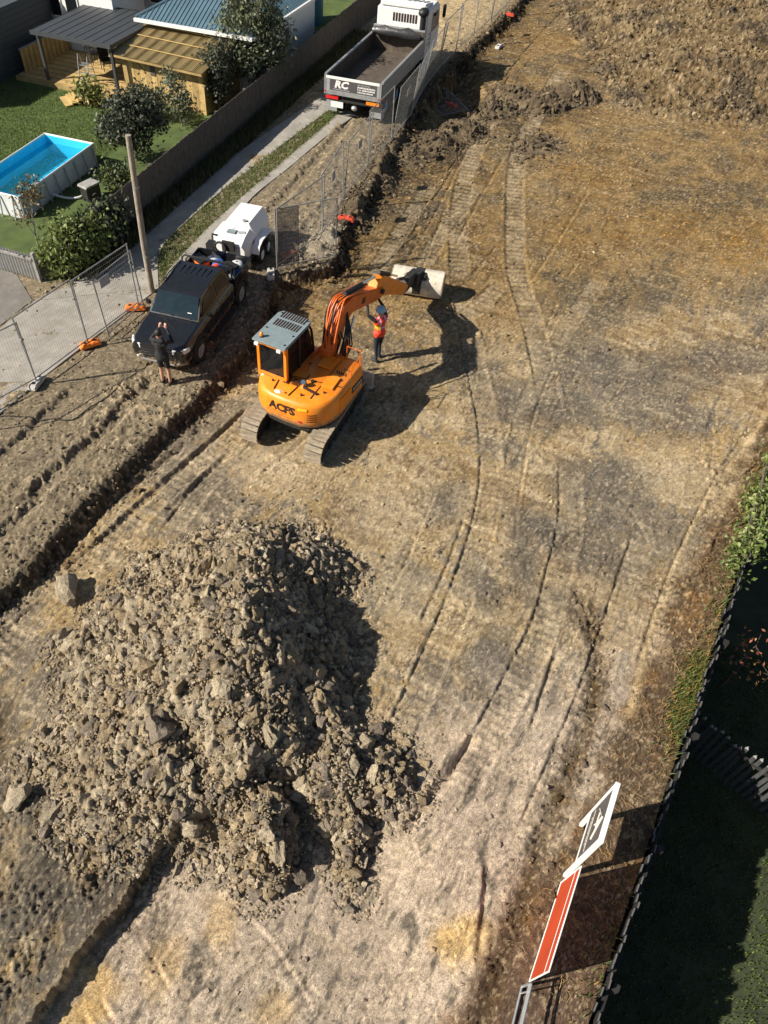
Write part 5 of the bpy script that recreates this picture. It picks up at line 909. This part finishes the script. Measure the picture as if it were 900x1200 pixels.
for i in range(3): MB().obox((-.1+.12*i,-.5+.1*i,1.415),(.1,.05,.012),(0,0,.5)).obj('valve', K['greypaint'], trl)
MB().box(-1.12,-.78,-1.15,-.75,.5,.85).obj('battery_box', K['black'], trl, bev=.02); MB().tube([(-.9,-.9,.9),(-.95,-.75,1.1),(-.8,-.6,1.0)], .05, 8).obj('hose', K['rubber'], trl, smooth=True)
# ------------------------------------------------------------------ tip truck
KH = R_(24); k0 = G(413,117,1.2); kd = Vector((math.sin(KH), math.cos(KH), 0)); kt = thing('tip_truck', 'white-cabbed tip truck with dirty grey tray seen from behind', 'truck', (k0.x, k0.y, .36), -KH)   # local +y forward, tail at y=0
MB().box(-.45,.45,.15,8.2,.6,.9).obj('chassis', K['steel_dk'], kt)
MB().box(-1.2,1.2,0,5.5,.95,1.02).obj('tray_floor', K['traydirt'], kt)
for s_ in (-1, 1):
    sd_ = MB().box(s_*1.22-.035, s_*1.22+.035, .06, 5.5, .95, 1.6).obj('tray_side', K['greypaint'], kt, bev=.01)
    for z_ in (1.05, 1.23, 1.41): MB().box(s_*1.262-.01, s_*1.262+.012, .1, 5.45, z_, z_+.07).obj('side_rib', K['galv'], sd_)
    MB().box(s_*1.235-.05, s_*1.235+.05, .06, 5.5, 1.58, 1.66).obj('top_rail', K['galv'], kt)
    for y_ in (.9, 2.2, 6.2): wheel(kt, (s_*.98, y_, .46), .46, .48 if y_ < 5 else .3, K['greypaint'], s_, hub=K['hubblue'])
    MB().box(s_*1.0-.24, s_*1.0+.24, .2, .22, .2, .8).obj('mudflap', K['greypaint'], kt); MB().ext([(.3,.88),(2.85,.88),(2.85,.92),(.3,.92)], 0, s_*.75-.0 if s_ > 0 else -1.22, 1.22 if s_ > 0 else -.75).obj('mudguard', K['black'], kt)
    MB().box(s_*.9-.28, s_*.9+.28, -.05, .02, .76, .87).obj('tail_light', K['amber'] if s_ > 0 else K['red'], kt); MB().box(s_*1.21-.04, s_*1.21+.04, -.06, .02, .93, 1.62).obj('tailgate_post', K['galv'], kt)
    MB().box(s_*1.21-.02, s_*1.21+.02, -.075, -.06, 1.0, 1.08).obj('reflector', K['red'], kt)
for s_ in (-1, 1): MB().box(s_*1.178-.006, s_*1.178+.006, .08, 5.44, 1.02, 1.6).obj('tray_lining', K['traydirt'], kt)
MB().box(-1.17,1.17,5.44,5.455,1.02,1.9).obj('tray_lining', K['traydirt'], kt)
hb_ = MB().box(-1.2,1.2,5.46,5.56,.95,1.95).obj('headboard', K['greypaint'], kt)
tg = MB().box(-1.17,1.17,-.05,.05,.97,1.6).obj('tailgate', K['greypaint'], kt, bev=.01); MB().box(-1.16,1.16,-.07,-.048,1.53,1.63).obj('tailgate_rail', K['signwh'], tg); MB().box(-1.16,1.16,-.07,-.048,.94,1.09).obj('tailgate_rail', K['galv'], tg)
MB().box(-1.0,1.05,-.056,-.05,1.11,1.51).obj('tailgate_panel', K['signdk'], tg)
lt = text_mesh('RC', .36, K['signwh'], .004, .2, .016); link('lettering', lt, tg, (-.5,-.062,1.34), (math.pi/2,0,0)); lt.transform(Matrix.Scale(1.25, 4, (1,0,0)))
marks(tg, -.85, -.12, 1.16, .04, -.057, K['textgrey'], seed=4)
for z_, x1_, h_, s_ in ((1.45,.75,.04,5),(1.36,.98,.065,6),(1.27,.98,.065,7),(1.18,.9,.055,8)): marks(tg, .22, x1_, z_, h_, -.057, K['signwh'] if z_ < 1.4 else K['textgrey'], seed=s_)
MB().box(-.95,-.4,-.03,-.02,.45,.68).obj('number_plate', K['signwh'], kt); MB().box(-1.2,1.2,-.02,.1,.70,.75).obj('rear_bar', K['steel_dk'], kt); MB().ell((.1,.0,.52),(.14,.1,.1)).obj('tow_hitch', K['galv'], kt, smooth=True)
tp = MB(); tp.tube([(-1.1,5.2,1.75),(-.6,5.15,1.81),(0,5.2,1.77),(.5,5.15,1.82),(1.1,5.2,1.75)], [.14,.2,.17,.21,.14], 10); tp.v = [(x_, y_+.05*math.sin(17*x_), z_+.05*math.sin(23*x_+y_*9)) for x_, y_, z_ in tp.v]; tp.obj('tarpaulin_roll', K['tarp'], kt, smooth=True)
cabt = MB().ext([(5.75,.7),(7.75,.7),(7.82,1.5),(7.6,2.5),(7.3,2.62),(5.75,2.62)], 0, -1.18, 1.18).obj('cab', K['white'], kt, bev=.07, seg=3)
dfl = MB().ext([(5.75,2.61),(7.1,2.61),(6.1,2.82),(5.75,2.82)], 0, -1.05, 1.05).obj('roof_deflector', K['white'], kt, bev=.05)
for i in range(8): MB().bar((-.85+i*.24,7.0,2.65),(-.85+i*.24,6.1,2.835), .04, .03).obj('roof_rib', K['plate'], dfl)
for i in range(9): MB().box(-.42+i*.13, -.34+i*.13, 5.735, 5.752, 2.1, 2.42).obj('cab_vent', K['textdk'], cabt)
MB().cyl((1.02,5.62,1.4),(1.02,5.62,2.5), .13, n=14).obj('air_intake', K['black'], kt, smooth=True); MB().ell((1.02,5.62,2.6),(.24,.26,.18)).obj('intake_cap', K['black'], kt, smooth=True)
for s_ in (-1, 1):
    MB().ext([(6.6,1.6),(7.6,1.6),(7.45,2.3),(6.6,2.3)], 0, s_*1.183-.004, s_*1.183+.004).obj('side_window', K['glass'], cabt); MB().box(s_*1.183-.006, s_*1.183+.006, 6.5, 6.52, .9, 2.4).obj('door_seam', K['black'], cabt); MB().obox((s_*1.4,7.6,2.2),(.12,.2,.5)).obj('mirror', K['black'], kt, bev=.03)
    for j in range(3): marks_ = MB().box(s_*1.184-.004, s_*1.184+.004, 6.0+.1*j, 6.45, 1.2+.18*j, 1.28+.18*j).obj('door_lettering', K['plate'], cabt)
MB().add([(-1.02,7.815,1.6),(1.02,7.815,1.6),(1.0,7.66,2.35),(-1.0,7.66,2.35)], [(0,1,2,3)]).obj('windscreen', K['glass'], cabt)
# ------------------------------------------------------------------ backyard: pool, deck, pergola, shed, houses
def frame(a, b, z):
    """Empty-frame angle for an edge from pixel-derived point a to b"""
    d, L = unit((a[0], a[1], 0), (b[0], b[1], 0)); return math.atan2(d.y, d.x), L
pb_ = Vector((-10.05,29.27,0)); pr2 = Vector((-8.06,28.35,0)); pf = Vector((-9.83,24.25,0)); u_ = (pr2-pf).normalized(); v_ = Vector((u_.y,-u_.x,0))
pool = thing('pool', 'above-ground rectangular pool with blue liner and grey walls on the lawn', 'pool', (pf.x, pf.y, .44), math.atan2(u_.y, u_.x)); PL, PW, PH = 4.47, 2.2, .78      # local x along the long side, y to the left
for y_ in (0, PW):
    MB().box(0, PL, y_-.02, y_+.02, 0, PH).obj('wall', K['poolwall'], pool); MB().cyl((-.03,y_,PH),(PL+.03,y_,PH), .035, n=10).obj('rim', K['signwh'], pool)
    for k in range(8): o_ = -.16 if y_ == 0 else .16; MB().bar((.2+k*.58, y_+o_*1.1, .0),(.2+k*.58, y_+o_*.3, PH-.06), .05, .03, (1,0,0)).obj('strut', K['plate'], pool)
for x_ in (0, PL):
    MB().box(x_-.02, x_+.02, .02, PW-.02, 0, PH).obj('wall', K['poolwall'], pool); MB().cyl((x_,-.03,PH),(x_,PW+.03,PH), .035, n=10).obj('rim', K['signwh'], pool)
    for k in range(4): MB().bar((x_+(-.18 if x_ == 0 else .18), .25+k*.56, 0),(x_+(-.05 if x_ == 0 else .05), .25+k*.56, PH-.06), .05, .03, (0,1,0)).obj('strut', K['plate'], pool)
ln = MB(); 
for i in range(2):
    y_ = .03 if i == 0 else PW-.03; ln.box(.03, PL-.03, y_-.008, y_+.008, .03, PH-.02)
for x_ in (.03, PL-.03): ln.box(x_-.008, x_+.008, .04, PW-.04, .03, PH-.02)
ln.box(.03, PL-.03, .03, PW-.03, .012, .028); ln.obj('liner', K['liner'], pool)
MB().box(.045, PL-.045, .045, PW-.045, .03, .5).obj('water', K['water'], pool)
hp = crom([G2(62,228,.6), G2(75,231,.55), G2(92,230,.55), G2(104,226,.55)], .15); tag(MB().tube([(x, y, .62-.12*math.sin(i/len(hp)*3.1)) for i, (x, y) in enumerate(hp)], .04, 8).obj('pool_hose', K['signwh'], smooth=True), 'white hose from the pool wall to the dark filter box', 'hose')
p_ = G(108,232,.44); fl_ = thing('filter_box', 'dark box-shaped filter cover beside the pool hose', 'box', p_, .9); MB().box(-.3,.3,-.2,.2,0,.5).obj('case', K['steel_dk'], fl_, bev=.02); MB().ext([(-.34,.5),(.34,.5),(.3,.56),(-.3,.56)], 1, -.24, .24).obj('lid', K['greywood'], fl_)
# deck and pergola
DZ = .62; dfl_ = Vector((-11.76,36.24,0)); dfr = Vector((-8.2,34.52,0)); ang, DL = frame(dfl_, dfr, 0); D_ = (dfr-dfl_).normalized(); DB = Vector((-D_.y, D_.x, 0))
deck = thing('deck', 'pale timber deck under the dark pergola roof', 'deck', (dfl_.x-D_.x*1.6-DB.x*.2, dfl_.y-D_.y*1.6-DB.y*.2, .44), ang)
for i in range(30): MB().box(0, DL+1.9, i*.15, i*.15+.142, .14, .18).obj('deck_board', K['pine'] if i % 3 else K['pine2'], deck)
MB().box(0, DL+1.9, -.03, -.005, -.1, .17).obj('fascia', K['pine2'], deck)
sp = G(74,121,.44); stp = thing('deck_steps', 'pale pine steps leading from the deck down to the lawn', 'steps', (sp.x, sp.y, .44), ang-.65)
for i in range(3): MB().box(-.55, .55, .28*i, .28*i+.3, .03+.06*i, .075+.06*i).obj('tread', K['pine'], stp); MB().box(-.53, .53, .28*i+.02, .28*i+.04, -.02, .03+.06*i).obj('riser', K['pine2'], stp)
pg = thing('pergola', 'dark grey flat-roofed pergola on slim posts over the deck', 'pergola', (dfl_.x, dfl_.y, DZ), ang); PD = 4.0
for x_ in (.06, DL-.06):
    for y_ in (.06, PD-.1): MB().box(x_-.06, x_+.06, y_-.06, y_+.06, 0, 1.84+.06*(y_ > 1)).obj('post', K['roofdark'], pg)
for i in range(2): MB().box(DL/2*i+.005-.1*(i == 0), DL/2*(i+1)-.005+.1*i, -.15, PD, 1.93, 1.98).obj('roof_panel', K['roofdark'], pg)
for i in range(9): MB().box(-.1+i*(DL+.2)/9, -.085+i*(DL+.2)/9, -.15, PD, 1.98, 1.995).obj('roof_rib', K['roofdark'], pg)
MB().box(-.12, DL+.12, -.19, -.152, 1.84, 2.0).obj('fascia', K['roofdark'], pg); MB().box(DL+.10, DL+.14, -.15, PD, 1.84, 2.0).obj('fascia', K['roofdark'], pg)
# timber screen on the left of the deck
a = dfl_-D_*1.35+DB*.2; b = a+DB*3.6; sc = thing('timber_screen', 'pine board screen along the left side of the deck', 'screen', (a.x, a.y, DZ), math.atan2(DB.y, DB.x))
for i in range(24): MB().box(i*.15, i*.15+.14, -.012, .012, 0, .95).obj('board', K['pine2'] if i % 2 else K['pine'], sc)
MB().box(-.05, 3.65, -.05, .05, .95, 1.0).obj('top_rail', K['greywood'], sc)
p_ = G(18,88,.44); ls = thing('timber_screen', 'low pine screen at the left picture edge beside the deck', 'screen', (p_.x, p_.y, .44), ang)
for i in range(12): MB().box(-i*.15-.14, -i*.15, -.012, .012, 0, .9).obj('board', K['pine2'], ls)
# ladder, furniture, pots
p_ = G(104,98,DZ); ld = thing('pool_ladder', 'grey metal A-frame pool ladder standing on the deck', 'ladder', (p_.x, p_.y, DZ), ang+.2)
for y_, dx in ((-.25,-.4),(.25,.4)):
    for s_ in (-.22, .22): MB().tube([(s_, dx, 0),(s_, dx*.3, 1.0),(s_, dx*.1, 1.22),(s_, -dx*.1, 1.22)], .02, 7).obj('side_rail', K['galv'], ld, smooth=True)
    for k in range(3): MB().box(-.22, .22, dx*(1-.23*(k+1))-.04, dx*(1-.23*(k+1))+.04, .25+.26*k, .28+.26*k).obj('rung', K['galv'], ld)
def chair(px, py, rz, lab):
    p_ = G(px, py, DZ); o = thing('garden_chair', lab, 'chair', (p_.x, p_.y, DZ), rz, 'dark garden chairs on the deck'); MB().box(-.23,.23,-.23,.23,.42,.46).obj('seat', K['black'], o); MB().obox((0,.24,.72),(.46,.03,.5),(-.15,0,0)).obj('backrest', K['black'], o)
    for sx_ in (-.2, .2):
        for sy_ in (-.2, .2): MB().cyl((sx_, sy_, 0), (sx_, sy_, .42), .018, n=6).obj('leg', K['black'], o)
chair(126,82,.5,'dark garden chair under the pergola, nearest its right post'); chair(112,74,2.2,'dark garden chair under the pergola behind the pool ladder'); chair(120,66,3.6,'dark garden chair under the pergola, farthest back')
p_ = G(117,73,DZ); tb = thing('garden_table', 'dark garden table between the chairs under the pergola', 'table', (p_.x, p_.y, DZ), ang); MB().box(-.6,.6,-.4,.4,.7,.74).obj('table_top', K['black'], tb)
for sx_ in (-.5, .5):
    for sy_ in (-.32, .32): MB().cyl((sx_, sy_, 0), (sx_, sy_, .7), .025, n=6).obj('leg', K['black'], tb)
for px, py, lab, n_ in ((103,123,'potted plant with pale leaves beside the deck steps',260),(114,124,'potted yellow-green plant right of the other deck pot',320)):
    p_ = G(px, py, .44); o = thing('potted_plant', lab, 'potted plant', (p_.x, p_.y, .44), 0, 'plant pots by the deck'); MB().tube([(0,0,0),(0,0,.3),(0,0,.34)], [.14,.2,.21], 14).obj('pot', K['terra'], o, smooth=True); leaves('foliage', [(0,0,.55)], [(.3,.3,.28)], n_, .11, [(.22,.24,.06),(.3,.28,.1),(.12,.16,.04)], o, None, 2.2)
# shed
w0 = Vector((-7.93,34.91,0)); w1 = Vector((-4.24,32.85,0)); ang2, SL = frame(w0, w1, 0); shd = thing('shed', 'pine lean-to shed with a tan corrugated sheet roof', 'shed', (w0.x, w0.y, .44), ang2); SD = 2.6
nb_ = int(SL/.3)
for i in range(nb_): MB().box(i*SL/nb_, (i+1)*SL/nb_-.012, random.uniform(-.01, .01), .03, 0, 1.75).obj('wall_board', K['pine'] if i % 2 else K['pine2'], shd)
for i in range(8): MB().box(SL-.03, SL, .04+i*SD/8, .04+(i+1)*SD/8-.012, 0, 1.8+.05*i).obj('wall_board', K['pine2'], shd)
MB().box(0, .03, .04, SD, 0, 1.85).obj('side_wall', K['darkwood'], shd); MB().box(.03, SL-.03, SD-.03, SD, 0, 2.1).obj('back_wall', K['darkwood'], shd); MB().bar((.5,-.04,1.7),(1.2,-.04,1.15), .09, .03, (0,1,0)).obj('brace', K['pine2'], shd); MB().box(1.5,1.75,-.03,-.011,1.1,1.6).obj('shutter', K['darkwood'], shd)
mb = MB(); vs = []; n_ = 150
for i in range(n_+1):
    x_ = -.25+(SL+.5)*i/n_; zo = .022*math.sin(x_/.1*6.283); vs += [(x_, -.45, 1.78+zo), (x_, SD+.15, 2.28+zo)]
mb.add(vs, [(2*i, 2*i+2, 2*i+3, 2*i+1) for i in range(n_)]); rf_ = mb.obj('roof', K['rooftan'], shd, smooth=True)
for y_ in (.35, 1.2, 2.1): MB().box(-.25, SL+.25, y_-.02, y_+.02, 1.78+(y_+.45)/3.05*.5+.02, 1.78+(y_+.45)/3.05*.5+.04).obj('purlin_line', K['pine'], rf_)
MB().box(-.22, SL+.22, -.43, -.38, 1.66, 1.75).obj('fascia', K['pine2'], shd)
# blue roofed house
h0 = Vector((-7.35,35.95,0))+Vector((.4,.9,0))*.9; h1 = Vector((-2.75,33.75,0))+Vector((.4,.9,0))*.9; ang3, HL = frame(h0, h1, 0); hs = thing('blue_roofed_house', 'house with blue-grey ribbed metal hip roof behind the shed', 'house', (h0.x, h0.y, .44), ang3); HD = 7.0
MB().box(.3, HL-.3, .3, HD, -.05, 2.42).obj('wall', K['whitewall'], hs)
EZ = 2.5; A_ = [(-.3,-.3,EZ),(HL+.3,-.3,EZ),(HL+.3,HD,EZ),(-.3,HD,EZ)]; r0 = (HL/2-.15,HL/2,EZ+1.25); r1 = (HL/2+.15,HD-.5,EZ+1.25)
def ribbed(name, poly, n_dir, parent, m, step=.2):
    """a roof plane with raised ribs running up the slope"""
    o = MB().add(poly, [tuple(range(len(poly)))]).obj(name, m, parent); P_ = [Vector(p_) for p_ in poly]; e = (P_[1]-P_[0]).normalized(); L_ = (P_[1]-P_[0]).length; nn = (P_[1]-P_[0]).cross(P_[2]-P_[0]).normalized(); up = nn.cross(e); rib = MB(); k = int(L_/step)
    for i in range(1, k):
        s_ = P_[0]+e*(i*L_/k); tmax = 1e9
        for a_, b_ in zip(P_[1:], P_[2:]+P_[:1]):
            A2 = ((a_-s_).dot(e), (a_-s_).dot(up)); B2 = ((b_-s_).dot(e), (b_-s_).dot(up))
            if (A2[0] > 0) != (B2[0] > 0): t_ = A2[1]+(B2[1]-A2[1])*(-A2[0])/(B2[0]-A2[0]); tmax = min(tmax, t_) if t_ > .02 else tmax
        if tmax < 50: rib.bar(s_+nn*.012, s_+up*tmax+nn*.012, .045, .03, nn)
    if rib.v: rib.obj('roof_ribs', m, o)['kind'] = 'stuff'
    return o
ribbed('roof_plane', [A_[0],A_[1],r0], 0, hs, K['roofblue']); ribbed('roof_plane', [A_[1],A_[2],r1,r0], 0, hs, K['roofblue']); ribbed('roof_plane', [A_[3],A_[0],r0,r1], 0, hs, K['roofblue'])
for a_, b_ in ((A_[0],r0),(A_[1],r0),(r0,r1)): MB().tube([Vector(a_)+Vector((0,0,.03)), Vector(b_)+Vector((0,0,.03))], .06, 6).obj('ridge_cap', K['roofblue'], hs)
MB().box(-.34, HL+.34, -.42, -.3, EZ-.12, EZ+.0).obj('gutter', K['gutter'], hs); MB().box(HL+.31, HL+.42, -.3, HD, EZ-.12, EZ).obj('gutter', K['gutter'], hs)
# white house behind the pergola
q0 = G(47,70,.5); whs = thing('white_house', 'white weatherboard house with dark windows behind the pergola', 'house', (q0.x-.2, q0.y+1.8, .44), ang); 
MB().box(0, 4.6, 0, 6, 0, 3.0).obj('wall', K['whitewall'], whs); MB().box(4.6, 8.3, 2.4, 8, 0, 2.5).obj('wing_wall', K['plate'], whs)
for x_ in (.9, 1.9): 
    wn = MB().box(x_, x_+.75, -.05, -.004, 1.5, 2.6).obj('window', K['signwh'], whs); MB().box(x_+.06, x_+.69, -.062, -.051, 1.56, 2.54).obj('pane', K['glass'], wn)
for i in range(3): 
    wn = MB().box(5.0+i*1.1, 5.9+i*1.1, 2.35, 2.396, 1.9, 2.3).obj('window', K['signwh'], whs); MB().box(5.04+i*1.1, 5.86+i*1.1, 2.338, 2.349, 1.94, 2.26).obj('pane', K['glass'], wn)
MB().tube([(.55,-.1,2.9),(.7,-.14,2.2),(1.2,-.14,1.35),(2.6,-.14,1.3)], .03, 6).obj('pipe', K['plate'], whs); MB().box(4.4, 8.4, 1.9, 2.0, 2.42, 2.56).obj('gutter', K['gutter'], whs)
ribbed('wing_roof', [(4.4,2.0,2.5),(8.4,2.0,2.5),(8.4,6,3.8),(4.4,6,3.8)], 0, whs, K['roofblue']); ribbed('roof_plane', [(-.3,-.4,3.0),(4.9,-.4,3.0),(4.9,3,4.2),(-.3,3,4.2)], 0, whs, K['roofblue'])
# dark neighbour wall at the far left
q1 = G(-22,128,.44); dw = thing('dark_clad_building', 'dark clad building at the top left picture corner', 'building', (q1.x-1.3, q1.y, .44), ang+math.pi/2); 
K['clad'] = mat('dark_cladding', (.07,.08,.085), .6, var=.2, scale=2)
for i in range(12): MB().box(-.5, 9, 0, .03+.012*(i % 2), i*.22, i*.22+.212).obj('cladding_board', K['clad'], dw)
MB().box(-.5, 9, .05, 4, 0, 2.6).obj('wall', K['clad'], dw); w_ = MB().box(1.5, 3.2, -.03, -.005, 1.3, 2.2).obj('window', K['steel_dk'], dw); MB().box(1.6,3.1,-.04,-.031,1.38,2.12).obj('pane', K['glass'], w_)
p_ = G(373,26,.44); wt = thing('water_tank', 'teal plastic water tank behind the tall tree', 'tank', (p_.x-.5, p_.y, .44), 0); MB().tube([(0,0,0),(0,0,1.3),(0,0,1.6),(0,0,1.75)], [.75,.75,.6,.2], 24).obj('shell', K['teal'], wt, smooth=True); MB().cyl((0,0,1.74),(0,0,1.82), .2, n=16).obj('lid', K['black'], wt)
tree('olive_tree', 'dark tree at the top edge behind the far end of the paling fence', 'tree', gl(352,-6), 3.6, [(0,0,2.6,.9,.9,.9),(.7,.2,2.0,.7,.7,.7),(-.6,0,1.8,.7,.7,.7),(.9,.8,1.2,.7,.7,.6)], 3800, .11, DG, .09)
bb = sheet('garden_bed', [tuple((FA+fdir*t_+fleft*w_)[:2]) for t_, w_ in ((3.2,.1),(13,.1),(13,.9),(8,.75),(3.2,.7))], .447, K['bed'])
for t_, L_, dz in ((4.2,2.2,0),(7.2,2.0,0),(10.2,1.8,0)): a = FA+fdir*t_+fleft*.85; o = thing('garden_edging', {4.2:'timber edging board of the garden bed nearest the filter box',7.2:'timber edging board of the garden bed behind the pool tree',10.2:'pale timber edging board of the garden bed below the shed'}[t_], 'edging', (a.x, a.y, .44), math.atan2(fdir.y, fdir.x)); MB().box(0, L_, -.025, .025, 0, .14).obj('board', K['pine'], o); MB().box(-.04, .04, .026, .07, -.05, .18).obj('stake', K['pine2'], o)
# ------------------------------------------------------------------ people
def person(name, label, loc, rz, J, mats, tags, vox=.011):
    """one continuous body grown from tapered limbs; J: list of (p0, p1, r0, r1, tag)"""
    mb = MB()
    for p0, p1, r0, r1, tg_ in J:
        a_ = Vector(p0); b_ = Vector(p1); d_ = (b_-a_); L_ = d_.length; d_ = d_/L_ if L_ > 1e-6 else Vector((0,0,1)); pts = []; rs = []
        for k in range(4): an = math.pi/2*(1-k/4+.0); pts.append(a_-d_*r0*math.sin(an*.98)); rs.append(max(.002, r0*math.cos(an*.98)))
        pts += [a_, b_]; rs += [r0, r1]
        for k in range(1, 5): an = math.pi/2*k/4*.98; pts.append(b_+d_*r1*math.sin(an)); rs.append(max(.002, r1*math.cos(an)))
        mb.tube(pts, rs, 12)
    me = mb.mesh('tmp', K['skin']); o = bpy.data.objects.new('tmp', me); C.objects.link(o); md = o.modifiers.new('r', 'REMESH'); md.mode = 'VOXEL'; md.voxel_size = vox; s_ = o.modifiers.new('s', 'SMOOTH'); s_.iterations = 3; s_.factor = .5
    me2 = bpy.data.meshes.new_from_object(o.evaluated_get(bpy.context.evaluated_depsgraph_get())); bpy.data.objects.remove(o); me2.name = name; me2.materials.clear()
    for m_ in mats: me2.materials.append(m_)
    cen = np.zeros(len(me2.polygons)*3); me2.polygons.foreach_get('center', cen); cen = cen.reshape(-1, 3); best = np.full(len(cen), 9e9); mi = np.zeros(len(cen), int)
    for p0, p1, r0, r1, tg_ in J:
        a_ = np.array(p0); d_ = np.array(p1)-a_; L2 = max(1e-9, d_@d_); t_ = np.clip((cen-a_)@d_/L2, 0, 1); q_ = np.linalg.norm(cen-a_-t_[:, None]*d_, axis=1)-(r0+(r1-r0)*t_); k_ = q_ < best; best = np.where(k_, q_, best); mi = np.where(k_, tg_, mi)
    if tags: mi = tags(cen, mi)
    me2.polygons.foreach_set('material_index', mi.astype(np.int32)); me2.shade_smooth(); ob_ = link(name, me2, None, loc, (0, 0, rz)); return tag(ob_, label, 'person')
def hand(J, wrist, aim, up, tg_, curl=.3, side=1):
    w_ = Vector(wrist); a_ = Vector(aim).normalized(); u_ = Vector(up).normalized(); s_ = a_.cross(u_).normalized()*side; J.append((w_, w_+a_*.07, .026, .036, tg_))
    for k, (off, ln) in enumerate(((-.03,.065),(-.01,.078),(.011,.072),(.031,.056))): b_ = w_+a_*.085+s_*off; m_ = b_+(a_*(1-curl*.4)-u_*curl*.5)*ln*.55; J += [(b_, m_, .0105, .0095, tg_), (m_, m_+(a_*(1-curl)-u_*curl)*ln*.5, .0095, .008, tg_)]
    b_ = w_+a_*.03-s_*.03; m_ = b_+(a_*.6-s_*.7)*.04; J += [(b_, m_, .012, .0105, tg_), (m_, m_+(a_*.9-s_*.2)*.032, .0105, .009, tg_)]
def body(arms, hip_t, leg_t, shin_t, shoe_t, torso_t, arm_t, hand_t, skin_t, stance=.11, step=0.):
    J = [((0,0,.93),(0,.01,1.08),.15,.145,hip_t),((-.06,.0,.97),(.06,0,.97),.13,.13,hip_t),((0,.01,1.1),(0,.02,1.32),.14,.165,torso_t),((-.11,.01,1.34),(.11,.01,1.34),.115,.115,torso_t),((-.15,0,1.42),(.15,0,1.42),.06,.06,torso_t),((0,0,1.42),(0,.02,1.53),.06,.055,skin_t),((0,.015,1.58),(0,.025,1.66),.078,.092,skin_t),((0,.05,1.57),(0,.07,1.56),.055,.05,skin_t),((0,.115,1.63),(0,.128,1.6),.012,.016,skin_t),((-.095,.02,1.62),(-.095,.02,1.6),.018,.015,skin_t),((.095,.02,1.62),(.095,.02,1.6),.018,.015,skin_t)]
    for s_ in (-1, 1):
        yk = step*s_; J += [((s_*.09,0,.9),(s_*(stance-.01),.025+yk*.5,.52),.095,.068,leg_t),((s_*(stance-.01),.025+yk*.5,.5),(s_*stance,-.01+yk,.12),.058,.042,shin_t),((s_*stance,-.03+yk,.06),(s_*(stance+.02),.15+yk,.045),.048,.042,shoe_t)]
    for s_, el, wr, aim, up in arms:
        J += [((s_*.19,0,1.41),el,.06,.047,arm_t),(el,wr,.045,.032,arm_t)]; hand(J, wr, aim, up, hand_t, .45, s_)
    return J
mp = G(196,450,.33)
J = body([(-1,(-.3,.16,1.32),(-.1,.33,1.58),(.25,.2,.75),(0,-1,.1)),(1,(.3,.16,1.32),(.1,.33,1.58),(-.25,.2,.75),(0,-1,.1))], 0, 0, 1, 2, 0, 0, 1, 1)
J.append(((-.1,-.06,1.46),(.1,-.06,1.46),.06,.06,0))           # hood lying on the shoulders
person('person', 'man in black jacket and shorts holding up a phone before the black pickup', (mp.x, mp.y, gz(mp.x, mp.y)-.005), -R_(14), J, [K['cloth_bk'], K['skin'], K['black'], K['hair']], lambda c_, m_: np.where((c_[:,2] > 1.585) & (m_ == 1) & (c_[:,1] < .085) & (np.abs(c_[:,0]) < .11) & (c_[:,1] > -.2), 3, np.where((m_ == 0) & (c_[:,2] < .56), 1, m_)))
a_ = R_(-14); ph = Vector((mp.x+(-.38*math.sin(a_)), mp.y+.38*math.cos(a_), gz(mp.x, mp.y)+1.70)); pho = thing('phone', 'phone held up in both hands by the man in black', 'phone', ph, a_); MB().obox((0,.02,0),(.15,.009,.075)).obj('case', K['black'], pho, bev=.003); MB().obox((0,.0135,0),(.14,.002,.068)).obj('screen', K['screen'], pho)
wp = G(442,421,.02)
J = body([(-1,(-.33,.16,1.56),(-.22,.34,1.78),(.1,.25,.9),(0,-1,.2)),(1,(.28,.22,1.55),(.2,.42,1.80),(-.05,.25,.9),(0,-1,.2))], 3, 3, 3, 2, 0, 4, 4, 1, step=.06)
wk = person('person', 'worker in red hi-vis vest and pale blue helmet reaching up to the boom', (wp.x, wp.y, gz(wp.x, wp.y)-.005), R_(38), J, [K['vest'], K['skin'], K['black'], K['navy'], K['cloth_bk'], K['vesty'], K['reflect']], lambda c_, m_: np.where((m_ == 0) & (c_[:,2] < 1.3) & (c_[:,0] < -.09), 5, np.where(((m_ == 0) | (m_ == 3)) & (np.abs(c_[:,2]-1.2) < .03), 6, np.where((m_ == 0) & (np.abs(np.abs(c_[:,0])-.1) < .025), 6, np.where((m_ == 3) & (c_[:,2] > .88), 0, m_)))))
hh = MB(); hh.tube([(0,.03,1.66),(0,.03,1.70),(0,.03,1.75),(0,.03,1.785),(0,.03,1.795)], [.125,.122,.105,.06,.01], 18); hh.tube([(0,.035,1.655),(0,.035,1.667)], [.142,.135], 18); hh.obj('helmet', K['hat'], wk, smooth=True); MB().bar((0,-.06,1.77),(0,.12,1.77), .025, .03).obj('helmet_ridge', K['hat'], wk)
